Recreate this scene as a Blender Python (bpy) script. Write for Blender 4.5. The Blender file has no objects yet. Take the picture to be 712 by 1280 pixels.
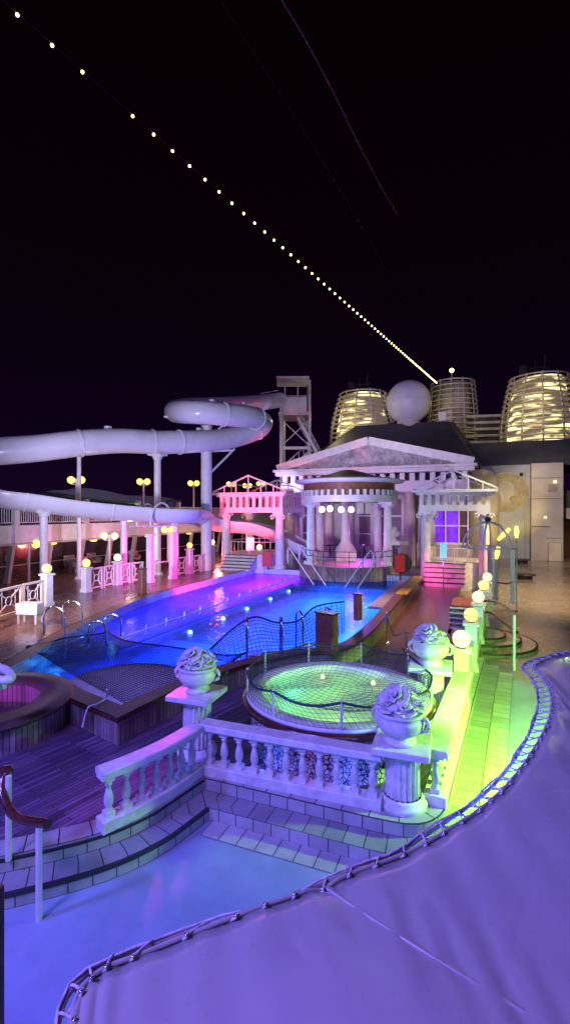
import bpy, bmesh, math, random
from math import sin, cos, pi, radians, sqrt, atan2, hypot
from mathutils import Vector, Matrix
random.seed(7)
scn = bpy.context.scene
COL = scn.collection

# ------------------------------------------------------------------ camera frame
H = 4.55; F = 600.0; CX = 356.0; HY = 640.0
YAW = math.atan(244/600.0)
_s, _c = sin(YAW), cos(YAW)
def D(px, py, d):
    X = (px-CX)/F*d
    return Vector((-_s*d + _c*X, _c*d + _s*X, H - (py-HY)/F*d))
def G(px, py, z=0.0):
    return D(px, py, (H-z)*F/(py-HY))

# ------------------------------------------------------------------ materials
def newmat(name):
    m = bpy.data.materials.new(name); m.use_nodes = True
    nt = m.node_tree
    b = nt.nodes['Principled BSDF']
    return m, nt, b
def N(nt, t, **kw):
    n = nt.nodes.new(t)
    for k, v in kw.items():
        if k in n.inputs.keys() if hasattr(n.inputs, 'keys') else False:
            n.inputs[k].default_value = v
        else:
            try: setattr(n, k, v)
            except Exception: pass
    return n
def ramp(nt, fac, stops):
    r = nt.nodes.new('ShaderNodeValToRGB')
    while len(r.color_ramp.elements) < len(stops): r.color_ramp.elements.new(0.5)
    for e, (p, c) in zip(r.color_ramp.elements, stops):
        e.position = p; e.color = (*c, 1) if len(c) == 3 else c
    nt.links.new(fac, r.inputs['Fac'])
    return r.outputs['Color']
def mat(name, col, rough=0.5, metal=0.0, var=0.18, scale=3.0, bump=0.15, bscale=30.0, bdist=0.01, emis=None, es=0.0, rvar=0.15, spec=0.5, coat=0.0):
    m, nt, b = newmat(name); L = nt.links.new
    tc = N(nt, 'ShaderNodeTexCoord')
    n1 = N(nt, 'ShaderNodeTexNoise'); n1.inputs['Scale'].default_value = scale; n1.inputs['Detail'].default_value = 6
    n1.inputs['Roughness'].default_value = 0.65
    L(tc.outputs['Object'], n1.inputs['Vector'])
    lo = tuple(max(0, c*(1-var*1.6)) for c in col); hi = tuple(min(1, c*(1+var)) for c in col)
    L(ramp(nt, n1.outputs['Fac'], [(0.3, lo), (0.7, hi)]), b.inputs['Base Color'])
    mr = N(nt, 'ShaderNodeMapRange')
    mr.inputs['To Min'].default_value = max(0.02, rough-rvar); mr.inputs['To Max'].default_value = min(1, rough+rvar)
    n3 = N(nt, 'ShaderNodeTexNoise'); n3.inputs['Scale'].default_value = scale*2.3; n3.inputs['Detail'].default_value = 4
    L(tc.outputs['Object'], n3.inputs['Vector']); L(n3.outputs['Fac'], mr.inputs['Value']); L(mr.outputs['Result'], b.inputs['Roughness'])
    b.inputs['Metallic'].default_value = metal
    b.inputs['Specular IOR Level'].default_value = spec
    b.inputs['Coat Weight'].default_value = coat
    if bump:
        n2 = N(nt, 'ShaderNodeTexNoise'); n2.inputs['Scale'].default_value = bscale; n2.inputs['Detail'].default_value = 5
        L(tc.outputs['Object'], n2.inputs['Vector'])
        bp = N(nt, 'ShaderNodeBump'); bp.inputs['Strength'].default_value = bump; bp.inputs['Distance'].default_value = bdist
        L(n2.outputs['Fac'], bp.inputs['Height']); L(bp.outputs['Normal'], b.inputs['Normal'])
    if emis:
        b.inputs['Emission Color'].default_value = (*emis, 1); b.inputs['Emission Strength'].default_value = es
    return m
def brickmat(name, c1, c2, mortar, bw, rh, ms=0.006, rough=0.4, uv=False, rot=0.0, offset=0.5, bump=0.4, rvar=0.15, dirt=0.35, spec=0.5):
    """planks / tiles laid out in metres, in object (x,y) or in UV space"""
    m, nt, b = newmat(name); L = nt.links.new
    tc = N(nt, 'ShaderNodeTexCoord')
    mp = N(nt, 'ShaderNodeMapping'); mp.inputs['Rotation'].default_value = (0, 0, rot)
    L(tc.outputs['UV' if uv else 'Object'], mp.inputs['Vector'])
    bk = N(nt, 'ShaderNodeTexBrick'); bk.offset = offset; bk.squash = 1.0
    bk.inputs['Color1'].default_value = (*c1, 1); bk.inputs['Color2'].default_value = (*c2, 1); bk.inputs['Mortar'].default_value = (*mortar, 1)
    bk.inputs['Scale'].default_value = 1.0; bk.inputs['Mortar Size'].default_value = ms
    bk.inputs['Mortar Smooth'].default_value = 0.1; bk.inputs['Bias'].default_value = 0.0
    bk.inputs['Brick Width'].default_value = bw; bk.inputs['Row Height'].default_value = rh
    L(mp.outputs['Vector'], bk.inputs['Vector'])
    n1 = N(nt, 'ShaderNodeTexNoise'); n1.inputs['Scale'].default_value = 1.6; n1.inputs['Detail'].default_value = 8; n1.inputs['Roughness'].default_value = 0.7
    L(tc.outputs['Object'], n1.inputs['Vector'])
    mx = N(nt, 'ShaderNodeMixRGB', blend_type='MULTIPLY'); mx.inputs['Fac'].default_value = 1.0
    L(bk.outputs['Color'], mx.inputs['Color1'])
    L(ramp(nt, n1.outputs['Fac'], [(0.3, (1-dirt,)*3), (0.7, (1.0+dirt*0.3,)*3)]), mx.inputs['Color2'])
    L(mx.outputs['Color'], b.inputs['Base Color'])
    mr = N(nt, 'ShaderNodeMapRange'); mr.inputs['To Min'].default_value = max(0.03, rough-rvar); mr.inputs['To Max'].default_value = rough+rvar
    L(n1.outputs['Fac'], mr.inputs['Value']); L(mr.outputs['Result'], b.inputs['Roughness'])
    b.inputs['Specular IOR Level'].default_value = spec
    bp = N(nt, 'ShaderNodeBump'); bp.inputs['Strength'].default_value = bump; bp.inputs['Distance'].default_value = 0.008; bp.invert = True
    L(bk.outputs['Fac'], bp.inputs['Height'])
    n2 = N(nt, 'ShaderNodeTexNoise'); n2.inputs['Scale'].default_value = 14; n2.inputs['Detail'].default_value = 3
    L(tc.outputs['Object'], n2.inputs['Vector'])
    bp2 = N(nt, 'ShaderNodeBump'); bp2.inputs['Strength'].default_value = 0.12; bp2.inputs['Distance'].default_value = 0.01
    L(n2.outputs['Fac'], bp2.inputs['Height']); L(bp.outputs['Normal'], bp2.inputs['Normal']); L(bp2.outputs['Normal'], b.inputs['Normal'])
    return m
def watermat(name, tint, scale=3.0, bump=0.35):
    m, nt, b = newmat(name); L = nt.links.new; nt.nodes.remove(b)
    out = nt.nodes['Material Output']
    tc = N(nt, 'ShaderNodeTexCoord')
    n = N(nt, 'ShaderNodeTexNoise'); n.inputs['Scale'].default_value = scale; n.inputs['Detail'].default_value = 4; n.inputs['Distortion'].default_value = 0.6
    L(tc.outputs['Object'], n.inputs['Vector'])
    bp = N(nt, 'ShaderNodeBump'); bp.inputs['Strength'].default_value = bump; bp.inputs['Distance'].default_value = 0.08
    L(n.outputs['Fac'], bp.inputs['Height'])
    tr = N(nt, 'ShaderNodeBsdfTransparent'); tr.inputs['Color'].default_value = (*tint, 1)
    gl = N(nt, 'ShaderNodeBsdfGlossy'); gl.inputs['Roughness'].default_value = 0.14; gl.inputs['Color'].default_value = (.6, .6, .65, 1)
    L(bp.outputs['Normal'], gl.inputs['Normal'])
    fr = N(nt, 'ShaderNodeFresnel'); fr.inputs['IOR'].default_value = 1.33; L(bp.outputs['Normal'], fr.inputs['Normal'])
    mx = N(nt, 'ShaderNodeMixShader'); ml_ = N(nt, 'ShaderNodeMath', operation='MULTIPLY'); ml_.inputs[1].default_value = .45; L(fr.outputs['Fac'], ml_.inputs[0]); L(ml_.outputs[0], mx.inputs['Fac']); L(tr.outputs['BSDF'], mx.inputs[1]); L(gl.outputs['BSDF'], mx.inputs[2])
    L(mx.outputs['Shader'], out.inputs['Surface'])
    return m
def glassmat(name, tint, refl=0.25):
    m, nt, b = newmat(name); L = nt.links.new; nt.nodes.remove(b)
    out = nt.nodes['Material Output']
    tr = N(nt, 'ShaderNodeBsdfTransparent'); tr.inputs['Color'].default_value = (*tint, 1)
    gl = N(nt, 'ShaderNodeBsdfGlossy'); gl.inputs['Roughness'].default_value = 0.12
    df = N(nt, 'ShaderNodeBsdfDiffuse'); df.inputs['Color'].default_value = (.5, .45, .5, 1)
    mx = N(nt, 'ShaderNodeMixShader'); mx.inputs['Fac'].default_value = refl
    m2 = N(nt, 'ShaderNodeMixShader'); m2.inputs['Fac'].default_value = 0.12
    L(gl.outputs['BSDF'], mx.inputs[2]); L(m2.outputs['Shader'], mx.inputs[1]); L(tr.outputs['BSDF'], m2.inputs[1]); L(df.outputs['BSDF'], m2.inputs[2])
    L(mx.outputs['Shader'], out.inputs['Surface'])
    return m
def emat(name, col, s, noise=0.0):
    m, nt, b = newmat(name); L = nt.links.new
    b.inputs['Base Color'].default_value = (*[min(.8, c*.8) for c in col], 1)
    b.inputs['Emission Color'].default_value = (*col, 1); b.inputs['Emission Strength'].default_value = s
    if noise:
        tc = N(nt, 'ShaderNodeTexCoord'); n = N(nt, 'ShaderNodeTexNoise'); n.inputs['Scale'].default_value = noise; n.inputs['Detail'].default_value = 5
        L(tc.outputs['Object'], n.inputs['Vector'])
        L(ramp(nt, n.outputs['Fac'], [(0.38, tuple(c*.08 for c in col)), (0.62, col)]), b.inputs['Emission Color'])
    return m
def mosaicmat(name):
    m, nt, b = newmat(name); L = nt.links.new
    tc = N(nt, 'ShaderNodeTexCoord')
    v = N(nt, 'ShaderNodeTexVoronoi', feature='DISTANCE_TO_EDGE'); v.inputs['Scale'].default_value = 14
    L(tc.outputs['Object'], v.inputs['Vector'])
    L(ramp(nt, v.outputs['Distance'], [(0.05, (.02, .018, .03)), (0.14, (.75, .72, .75))]), b.inputs['Base Color'])
    bp = N(nt, 'ShaderNodeBump'); bp.inputs['Strength'].default_value = .6; bp.inputs['Distance'].default_value = .02
    L(v.outputs['Distance'], bp.inputs['Height']); L(bp.outputs['Normal'], b.inputs['Normal'])
    b.inputs['Roughness'].default_value = 0.35
    return m

M = {}
M['white'] = mat('white_paint', (.72, .71, .69), .45, var=.10, scale=2.5, bump=.25, bscale=45, bdist=.004)
M['stone'] = mat('cast_stone', (.68, .66, .63), .55, var=.16, scale=5, bump=.5, bscale=40, bdist=.008)
M['slide'] = mat('slide_fibreglass', (.66, .66, .68), .24, var=.07, scale=.5, bump=.05, bscale=6)
M['metal'] = mat('painted_steel', (.6, .6, .6), .4, var=.12, scale=5, bump=.1)
M['chrome'] = mat('polished_steel', (.75, .75, .78), .16, metal=1, var=.06, bump=0, rvar=.06)
M['dark'] = mat('dark_metal', (.03, .03, .035), .4, var=.2, bump=.05)
M['wood_dark'] = mat('varnished_wood', (.085, .026, .018), .22, var=.4, scale=9, bump=.15, rvar=.08, coat=.4)
M['wood_brown'] = mat('brown_wood', (.22, .09, .05), .45, var=.3, scale=7, bump=.3)
M['roofdark'] = mat('dark_roofing', (.035, .037, .05), .55, var=.25, scale=1.2, bump=.1)
M['interior'] = mat('dim_interior', (.05, .035, .045), .5, var=.5, scale=1.5, bump=0)
M['teak'] = brickmat('teak_planks', (.25, .17, .27), (.085, .055, .10), (.012, .008, .01), 1.3, .085, ms=.007, rough=.33, rot=-(pi/2-radians(13.8)), dirt=.4)
M['teakfar'] = brickmat('wet_teak_planks', (.17, .085, .05), (.10, .05, .035), (.02, .012, .01), 1.6, .09, ms=.007, rough=.24, rot=pi/2, dirt=.5, bump=.25)
M['sidedeck'] = brickmat('wet_side_deck', (.24,.14,.11), (.17,.10,.08), (.08,.05,.04), 1.6, .09, ms=.007, rough=.24, rot=pi/2, dirt=.5, bump=.2)
M['floor'] = mat('painted_deck', (.27, .34, .46), .34, var=.14, scale=.9, bump=.12, bscale=9, bdist=.01, rvar=.12)
M['floorfar'] = brickmat('wet_deck_tiles', (.26, .22, .17), (.22, .185, .15), (.15, .125, .1), 1.2, 1.2, ms=.012, rough=.24, offset=0, dirt=.35, bump=.1)
M['tile'] = brickmat('step_tile', (.46, .45, .44), (.36, .36, .35), (.07, .07, .08), .30, 4.0, ms=.009, rough=.42, uv=True, offset=0, dirt=.3, bump=.5)
M['tread'] = brickmat('tread_tile', (.30, .30, .31), (.24, .24, .25), (.05, .05, .06), .30, 4.0, ms=.009, rough=.4, uv=True, offset=0, dirt=.3, bump=.5)
M['tilecap'] = brickmat('cap_tile', (.42, .41, .40), (.34, .34, .33), (.03, .03, .035), .42, 4.0, ms=.010, rough=.4, uv=True, offset=0, dirt=.3)
M['nosing'] = mat('black_nosing', (.025, .024, .028), .5, bump=.1)
M['stave'] = brickmat('wood_staves', (.42, .33, .30), (.20, .15, .15), (.02, .015, .015), .11, 8, ms=.008, rough=.45, uv=True, offset=0, dirt=.5)
M['coping'] = brickmat('dark_coping', (.15, .085, .075), (.115, .065, .06), (.05, .03, .03), .9, 5, ms=.006, rough=.35, uv=True, offset=0, dirt=.4, bump=.2)
M['pooltile'] = brickmat('pool_tile', (.60, .68, .74), (.52, .60, .68), (.30, .35, .42), .25, .25, ms=.012, rough=.3, offset=0, dirt=.15, bump=.2)
M['walltile'] = brickmat('pool_wall_tile', (.68, .72, .74), (.56, .62, .66), (.35, .4, .42), .2, .12, ms=.008, rough=.3, uv=True, offset=0, dirt=.3, bump=.2)
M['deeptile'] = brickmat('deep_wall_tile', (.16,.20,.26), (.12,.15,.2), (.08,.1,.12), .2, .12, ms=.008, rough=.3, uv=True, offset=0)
M['yellow'] = mat('yellow_paint', (.62, .42, .05), .4, var=.2, bump=.1)
M['cream'] = mat('cream_paint', (.55, .50, .40), .45, var=.2, scale=.6, bump=.05)
M['bluegrey'] = mat('blue_grey_paint', (.36, .40, .50), .45, var=.25, scale=.25, bump=.05)
M['beige'] = mat('beige_cladding', (.46, .42, .38), .42, var=.16, scale=.4, bump=.05)
M['canvas'] = None
M['tubegrey'] = mat('grey_tube', (.30,.28,.28), .35, var=.3, scale=12, bump=.1)
M['rope'] = mat('white_rope', (.62, .62, .66), .7, var=.3, scale=30, bump=.4, bscale=200)
M['net'] = mat('dark_net_cord', (.025, .03, .07), .6, var=.2, bump=0)
M['redp'] = mat('red_plastic', (.65, .03, .04), .35, var=.1, bump=.05)
M['red_paint'] = mat('red_brown_paint', (.35, .05, .04), .45, var=.2, bump=.05)
M['mosaic'] = mosaicmat('pebble_mosaic')
M['water'] = watermat('pool_water', (.22, .42, 1.0), 2.6, .5)
M['water_lit'] = watermat('spa_water', (.75, .95, .72), 3.5, .4)
M['black_sea'] = mat('black_sea', (.004, .005, .01), .3, bump=.3, bscale=.5, bdist=.3)
M['shield'] = glassmat('clear_slide_shield', (.62, .58, .6), .06)
M['pane'] = glassmat('smoked_pane', (.25, .22, .28), .12)
M['globe_y'] = emat('yellow_globe_glow', (1.0, .78, .18), 1.6)
M['globe_w'] = emat('warm_globe_glow', (1.0, .86, .42), 1.5)
M['globe_o'] = emat('amber_globe_glow', (1.0, .64, .20), 1.25)
M['bulb'] = emat('string_bulb_glow', (1.0, .78, .28), 7)
M['spotface'] = emat('stage_lamp_glow', (1.0, .95, .85), 4)
M['uwlamp'] = emat('underwater_lamp_glow', (.75, .9, 1.0), 5)
M['uwwarm'] = emat('spa_lamp_glow', (1.0, .85, .4), 8)
M['winpurple'] = emat('purple_lit_window', (.22, .02, .95), .8, 1.6)
M['windim'] = emat('dim_window', (.10, .05, .09), .25, .8)
M['warmglow'] = emat('warm_louvre_glow', (1.0, .85, .36), 2.8, .5)
_nt = M['warmglow'].node_tree; _mp = _nt.nodes.new('ShaderNodeMapping'); _mp.inputs['Scale'].default_value = (.35, .35, 1.5)
_nz = [n for n in _nt.nodes if n.type == 'TEX_NOISE'][0]; _tc = [n for n in _nt.nodes if n.type == 'TEX_COORD'][0]
_nt.links.new(_tc.outputs['Object'], _mp.inputs['Vector']); _nt.links.new(_mp.outputs['Vector'], _nz.inputs['Vector']); _nz.inputs['Scale'].default_value = 1.0
_cr = [n for n in _nt.nodes if n.type == 'VALTORGB'][0]; _cr.color_ramp.elements[0].position = .48; _cr.color_ramp.elements[0].color = (.05,.035,.02,1); _cr.color_ramp.elements[1].position = .66
_nt.nodes['Principled BSDF'].inputs['Base Color'].default_value = (.12,.10,.08,1)
M['signblue'] = emat('lit_blue_sign', (.25, .75, 1.0), .5)
M['paper'] = mat('white_notice', (.7, .7, .75), .5, bump=0)
# sun-bleached vinyl canvas
def canvasmat():
    m, nt, b = newmat('grey_vinyl_canvas'); L = nt.links.new
    tc = N(nt, 'ShaderNodeTexCoord')
    n = N(nt, 'ShaderNodeTexNoise'); n.inputs['Scale'].default_value = 1.1; n.inputs['Detail'].default_value = 7; n.inputs['Roughness'].default_value = .6
    L(tc.outputs['Object'], n.inputs['Vector'])
    L(ramp(nt, n.outputs['Fac'], [(.25, (.30, .33, .30)), (.5, (.36, .40, .36)), (.72, (.40, .44, .39))]), b.inputs['Base Color'])
    cr_ = b.inputs['Base Color'].links[0].from_socket
    sp1 = N(nt, 'ShaderNodeTexNoise'); sp1.inputs['Scale'].default_value = 16; sp1.inputs['Detail'].default_value = 8; sp1.inputs['Roughness'].default_value = .8
    L(tc.outputs['Object'], sp1.inputs['Vector'])
    mm = N(nt, 'ShaderNodeMixRGB', blend_type='MULTIPLY'); mm.inputs['Fac'].default_value = 1; L(cr_, mm.inputs['Color1'])
    L(ramp(nt, sp1.outputs['Fac'], [(.30, (.72,.72,.72)), (.42, (1,1,1)), (.70, (1,1,1)), (.76, (1.25,1.25,1.25))]), mm.inputs['Color2'])
    L(mm.outputs['Color'], b.inputs['Base Color'])
    w = N(nt, 'ShaderNodeTexNoise'); w.inputs['Scale'].default_value = 2.6; w.inputs['Detail'].default_value = 3
    mp = N(nt, 'ShaderNodeMapping'); mp.inputs['Scale'].default_value = (1.4, .35, 1); mp.inputs['Rotation'].default_value = (0, 0, .6)
    L(tc.outputs['Object'], mp.inputs['Vector']); L(mp.outputs['Vector'], w.inputs['Vector'])
    bp = N(nt, 'ShaderNodeBump'); bp.inputs['Strength'].default_value = .1; bp.inputs['Distance'].default_value = .06
    L(w.outputs['Fac'], bp.inputs['Height'])
    vo = N(nt, 'ShaderNodeTexVoronoi', feature='DISTANCE_TO_EDGE'); vo.inputs['Scale'].default_value = .9
    mv = N(nt, 'ShaderNodeMixRGB', blend_type='ADD'); mv.inputs['Fac'].default_value = .35; L(tc.outputs['Object'], mv.inputs['Color1']); L(n.outputs['Color'], mv.inputs['Color2']); L(mv.outputs['Color'], vo.inputs['Vector'])
    b0 = N(nt, 'ShaderNodeBump'); b0.inputs['Strength'].default_value = .25; b0.inputs['Distance'].default_value = .006
    L(ramp(nt, vo.outputs['Distance'], [(0, (0,0,0)), (.035, (1,1,1))]), b0.inputs['Height']); L(b0.outputs['Normal'], bp.inputs['Normal'])
    n2 = N(nt, 'ShaderNodeTexNoise'); n2.inputs['Scale'].default_value = 220
    L(tc.outputs['Object'], n2.inputs['Vector'])
    b2 = N(nt, 'ShaderNodeBump'); b2.inputs['Strength'].default_value = .12; b2.inputs['Distance'].default_value = .002
    L(n2.outputs['Fac'], b2.inputs['Height']); L(bp.outputs['Normal'], b2.inputs['Normal']); L(b2.outputs['Normal'], b.inputs['Normal'])
    mr = N(nt, 'ShaderNodeMapRange'); mr.inputs['To Min'].default_value = .20; mr.inputs['To Max'].default_value = .38
    L(n.outputs['Fac'], mr.inputs['Value']); L(mr.outputs['Result'], b.inputs['Roughness'])
    return m
M['canvas'] = canvasmat()

# ------------------------------------------------------------------ objects
def tag(o, label=None, cat=None, group=None, kind=None):
    if label: o['label'] = label
    if cat: o['category'] = cat
    if group: o['group'] = group
    if kind: o['kind'] = kind
    return o
def empty(name, loc, label, cat, group=None, rz=0.0):
    o = bpy.data.objects.new(name, None); COL.objects.link(o); o.empty_display_size = .2
    o.location = loc; o.rotation_euler = (0, 0, rz)
    return tag(o, label, cat, group)
def rootof(p):
    while p.parent: p = p.parent
    return p
def children(o): return [c for c in list(COL.objects) if c.parent == o]
def copy_tree(o, parent=None):
    c = o.copy(); COL.objects.link(c); c.parent = parent
    for ch in list(o.children): copy_tree(ch, c)
    return c

class MB:
    """collects geometry in world metres; build() links it as ONE mesh object"""
    def __init__(s): s.v = []; s.f = []; s.uv = []; s.sm = []
    def add(s, vs, fs, uvs=None, smooth=False):
        o = len(s.v); s.v += [tuple(v) for v in vs]
        for i, f in enumerate(fs):
            s.f.append([o+k for k in f]); s.uv.append(uvs[i] if uvs else None); s.sm.append(smooth)
        return s
    def box(s, c, size, rz=0.0, ry=0.0, rx=0.0, bev=0.0):
        x, y, z = size[0]/2, size[1]/2, size[2]/2
        R = Matrix.Rotation(rz, 3, 'Z') @ Matrix.Rotation(ry, 3, 'Y') @ Matrix.Rotation(rx, 3, 'X')
        c = Vector(c)
        if bev <= 0:
            p = [(-x,-y,-z),(x,-y,-z),(x,y,-z),(-x,y,-z),(-x,-y,z),(x,-y,z),(x,y,z),(-x,y,z)]
            return s.add([c + R @ Vector(q) for q in p], [(0,3,2,1),(4,5,6,7),(0,1,5,4),(1,2,6,5),(2,3,7,6),(3,0,4,7)])
        b = min(bev, x*.9, y*.9, z*.9); rings = []
        for (zz, k) in ((-z, b), (-z+b, 0), (z-b, 0), (z, b)):
            X, Y = x-k, y-k
            rings.append([(-X+b*(k==0),-Y,zz),(X-b*(k==0),-Y,zz),(X,-Y+b*(k==0),zz),(X,Y-b*(k==0),zz),(X-b*(k==0),Y,zz),(-X+b*(k==0),Y,zz),(-X,Y-b*(k==0),zz),(-X,-Y+b*(k==0),zz)])
        # keep it simple: 8-gon rings
        vs = [c + R @ Vector(q) for r in rings for q in r]; fs = []
        for i in range(3):
            for j in range(8):
                a, b2 = i*8+j, i*8+(j+1) % 8
                fs.append((a, b2, b2+8, a+8))
        fs.append(tuple(range(7, -1, -1))); fs.append(tuple(range(24, 32)))
        return s.add(vs, fs)
    def beam(s, a, b, w, h, up=(0,0,1)):
        a, b = Vector(a), Vector(b); d = (b-a).normalized(); up = Vector(up)
        if abs(d.dot(up)) > .99: up = Vector((1, 0, 0))
        r = d.cross(up).normalized(); u = r.cross(d)
        vs = [p + r*sx*w/2 + u*sz*h/2 for p in (a, b) for sx, sz in ((-1,-1),(1,-1),(1,1),(-1,1))]
        return s.add(vs, [(0,1,2,3),(7,6,5,4),(0,4,5,1),(1,5,6,2),(2,6,7,3),(3,7,4,0)])
    def tube(s, pts, r, n=8, closed=False, caps=True, rads=None, arc=None):
        pts = [Vector(p) for p in pts]; k = len(pts); rings = []; prev = None
        for i, p in enumerate(pts):
            if closed: t = pts[(i+1) % k] - pts[i-1]
            else: t = pts[min(i+1, k-1)] - pts[max(i-1, 0)]
            t.normalize()
            ref = Vector((0, 0, 1)) if abs(t.z) < .95 else (prev if prev else Vector((1, 0, 0)))
            a = t.cross(ref).normalized(); b = a.cross(t).normalized(); prev = b if abs(t.z) < .95 else prev
            rr = rads[i] if rads else r
            a0, a1 = arc if arc else (0, 2*pi)
            m = n if not arc else n+1
            rings.append([p + a*cos(a0+(a1-a0)*j/n)*rr + b*sin(a0+(a1-a0)*j/n)*rr for j in range(m)])
        vs = [v for g in rings for v in g]; fs = []; m = len(rings[0])
        for i in range(k if closed else k-1):
            for j in range(m if not arc else m-1):
                i2 = (i+1) % k; j2 = (j+1) % m
                fs.append((i*m+j, i2*m+j, i2*m+j2, i*m+j2))
        s.add(vs, fs, smooth=True)
        if caps and not closed and not arc:
            s.add(rings[0], [tuple(range(m))]); s.add(rings[-1], [tuple(range(m-1, -1, -1))])
        return s
    def lathe(s, c, prof, n=24, flute=0.0, nfl=0, a0=0, a1=2*pi, smooth=True, uvr=None):
        c = Vector(c); full = abs(a1-a0-2*pi) < 1e-6; m = n if full else n+1
        vs = []; fs = []; uvs = []
        for (r, z) in prof:
            for j in range(m):
                a = a0+(a1-a0)*j/n
                rr = r*(1 - flute*(0.5-0.5*cos(nfl*a))**.6) if flute else r
                vs.append(c + Vector((rr*cos(a), rr*sin(a), z)))
        for i in range(len(prof)-1):
            for j in range(n):
                j2 = (j+1) % m
                fs.append((i*m+j, i*m+j2, (i+1)*m+j2, (i+1)*m+j))
                R = uvr or max(prof[i][0], prof[i+1][0])
                u0, u1 = R*(a0+(a1-a0)*j/n), R*(a0+(a1-a0)*(j+1)/n)
                w0 = prof[i][1]+prof[i][0]; w1 = prof[i+1][1]+prof[i+1][0]
                uvs.append([(u0, w0), (u1, w0), (u1, w1), (u0, w1)])
        return s.add(vs, fs, uvs, smooth)
    def sphere(s, c, r, n=16, m=10, sz=1.0):
        return s.lathe(c, [(max(1e-4, r*sin(pi*i/m)), -r*cos(pi*i/m)*sz) for i in range(m+1)], n)
    def poly(s, pts, z0, z1=None, holes=None):
        """flat polygon (and side walls if z1) from 2-D outline, triangulated"""
        from mathutils.geometry import tessellate_polygon
        loops = [[Vector((p[0], p[1], 0)) for p in pts]] + [[Vector((p[0], p[1], 0)) for p in h] for h in (holes or [])]
        tris = tessellate_polygon(loops); flat = [p for l in loops for p in l]
        vs = [(p.x, p.y, z0) for p in flat]; fs = []
        for t in tris:
            a, b, c = (flat[i] for i in t)
            fs.append(t if (b-a).cross(c-a).z > 0 else (t[0], t[2], t[1]))
        s.add(vs, fs)
        if z1 is not None:
            o = 0
            for l in loops:
                n = len(l)
                acc = 0
                for i in range(n):
                    a, b = l[i], l[(i+1) % n]; d = (b-a).length
                    s.add([(a.x,a.y,z1),(b.x,b.y,z1),(b.x,b.y,z0),(a.x,a.y,z0)], [(0,1,2,3)], [[(acc, z1), (acc+d, z1), (acc+d, z0), (acc, z0)]])
                    acc += d
        return s
    def wall(s, pts, z0, z1, closed=False):
        acc = 0; n = len(pts)
        for i in range(n if closed else n-1):
            a, b = pts[i], pts[(i+1) % n]; d = hypot(b[0]-a[0], b[1]-a[1])
            s.add([(a[0],a[1],z0),(b[0],b[1],z0),(b[0],b[1],z1),(a[0],a[1],z1)], [(0,1,2,3)], [[(acc, z0), (acc+d, z0), (acc+d, z1), (acc, z1)]])
            acc += d
        return s
    def band(s, A, B, za, zb=None, vuv=(0, 1)):
        """ribbon between polylines A and B with arc-length u"""
        zb = za if zb is None else zb; acc = 0
        for i in range(len(A)-1):
            d = hypot((A[i+1][0]+B[i+1][0]-A[i][0]-B[i][0])/2, (A[i+1][1]+B[i+1][1]-A[i][1]-B[i][1])/2)
            s.add([(A[i][0],A[i][1],za),(A[i+1][0],A[i+1][1],za),(B[i+1][0],B[i+1][1],zb),(B[i][0],B[i][1],zb)], [(3,2,1,0)],
                  [[(acc, vuv[1]), (acc+d, vuv[1]), (acc+d, vuv[0]), (acc, vuv[0])]])
            acc += d
        return s
    def build(s, name, m, parent=None, loc=None, bevel=0.0):
        me = bpy.data.meshes.new(name)
        o = Vector(rootof(parent).location) if parent else (Vector(loc) if loc else Vector((0, 0, 0)))
        me.from_pydata([Vector(v)-o for v in s.v], [], s.f)
        if any(u for u in s.uv):
            ul = me.uv_layers.new(name='UVMap')
            for p, u in zip(me.polygons, s.uv):
                if u:
                    for li, c in zip(p.loop_indices, u): ul.data[li].uv = c
        me.polygons.foreach_set('use_smooth', s.sm); me.update()
        me.materials.append(m)
        ob = bpy.data.objects.new(name, me); COL.objects.link(ob)
        if parent: ob.parent = parent
        elif loc: ob.location = loc
        if bevel:
            bm = ob.modifiers.new('bevel', 'BEVEL'); bm.width = bevel; bm.segments = 2; bm.limit_method = 'ANGLE'
        return ob

def smoothline(P, n=8, closed=False):
    P = [Vector(p) for p in P]; out = []
    k = len(P); segs = k if closed else k-1
    for i in range(segs):
        p0 = P[(i-1) % k] if closed else P[max(i-1, 0)]; p1 = P[i]; p2 = P[(i+1) % k]; p3 = P[(i+2) % k] if closed else P[min(i+2, k-1)]
        for j in range(n):
            t = j/n
            out.append(0.5*((2*p1) + (-p0+p2)*t + (2*p0-5*p1+4*p2-p3)*t*t + (-p0+3*p1-3*p2+p3)*t**3))
    if not closed: out.append(P[-1])
    return out
def offset(P, d):
    """2-D polyline offset, positive = to the right of travel"""
    out = []
    for i, p in enumerate(P):
        a = P[max(i-1, 0)]; b = P[min(i+1, len(P)-1)]
        if i in (0, len(P)-1):
            t = Vector((b[0]-a[0], b[1]-a[1])).normalized(); n = Vector((t.y, -t.x)); k = 1
        else:
            t1 = Vector((p[0]-a[0], p[1]-a[1])).normalized(); t2 = Vector((b[0]-p[0], b[1]-p[1])).normalized()
            n1 = Vector((t1.y, -t1.x)); n2 = Vector((t2.y, -t2.x)); n = (n1+n2).normalized(); k = 1/max(.5, n.dot(n1))
        out.append((p[0]+n.x*d*k, p[1]+n.y*d*k))
    return out
def resample(P, step):
    out = [P[0]]; 
    for a, b in zip(P[:-1], P[1:]):
        L_ = hypot(b[0]-a[0], b[1]-a[1]); k = max(1, int(L_/step))
        out += [(a[0]+(b[0]-a[0])*i/k, a[1]+(b[1]-a[1])*i/k) for i in range(1, k+1)]
    return out

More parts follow.
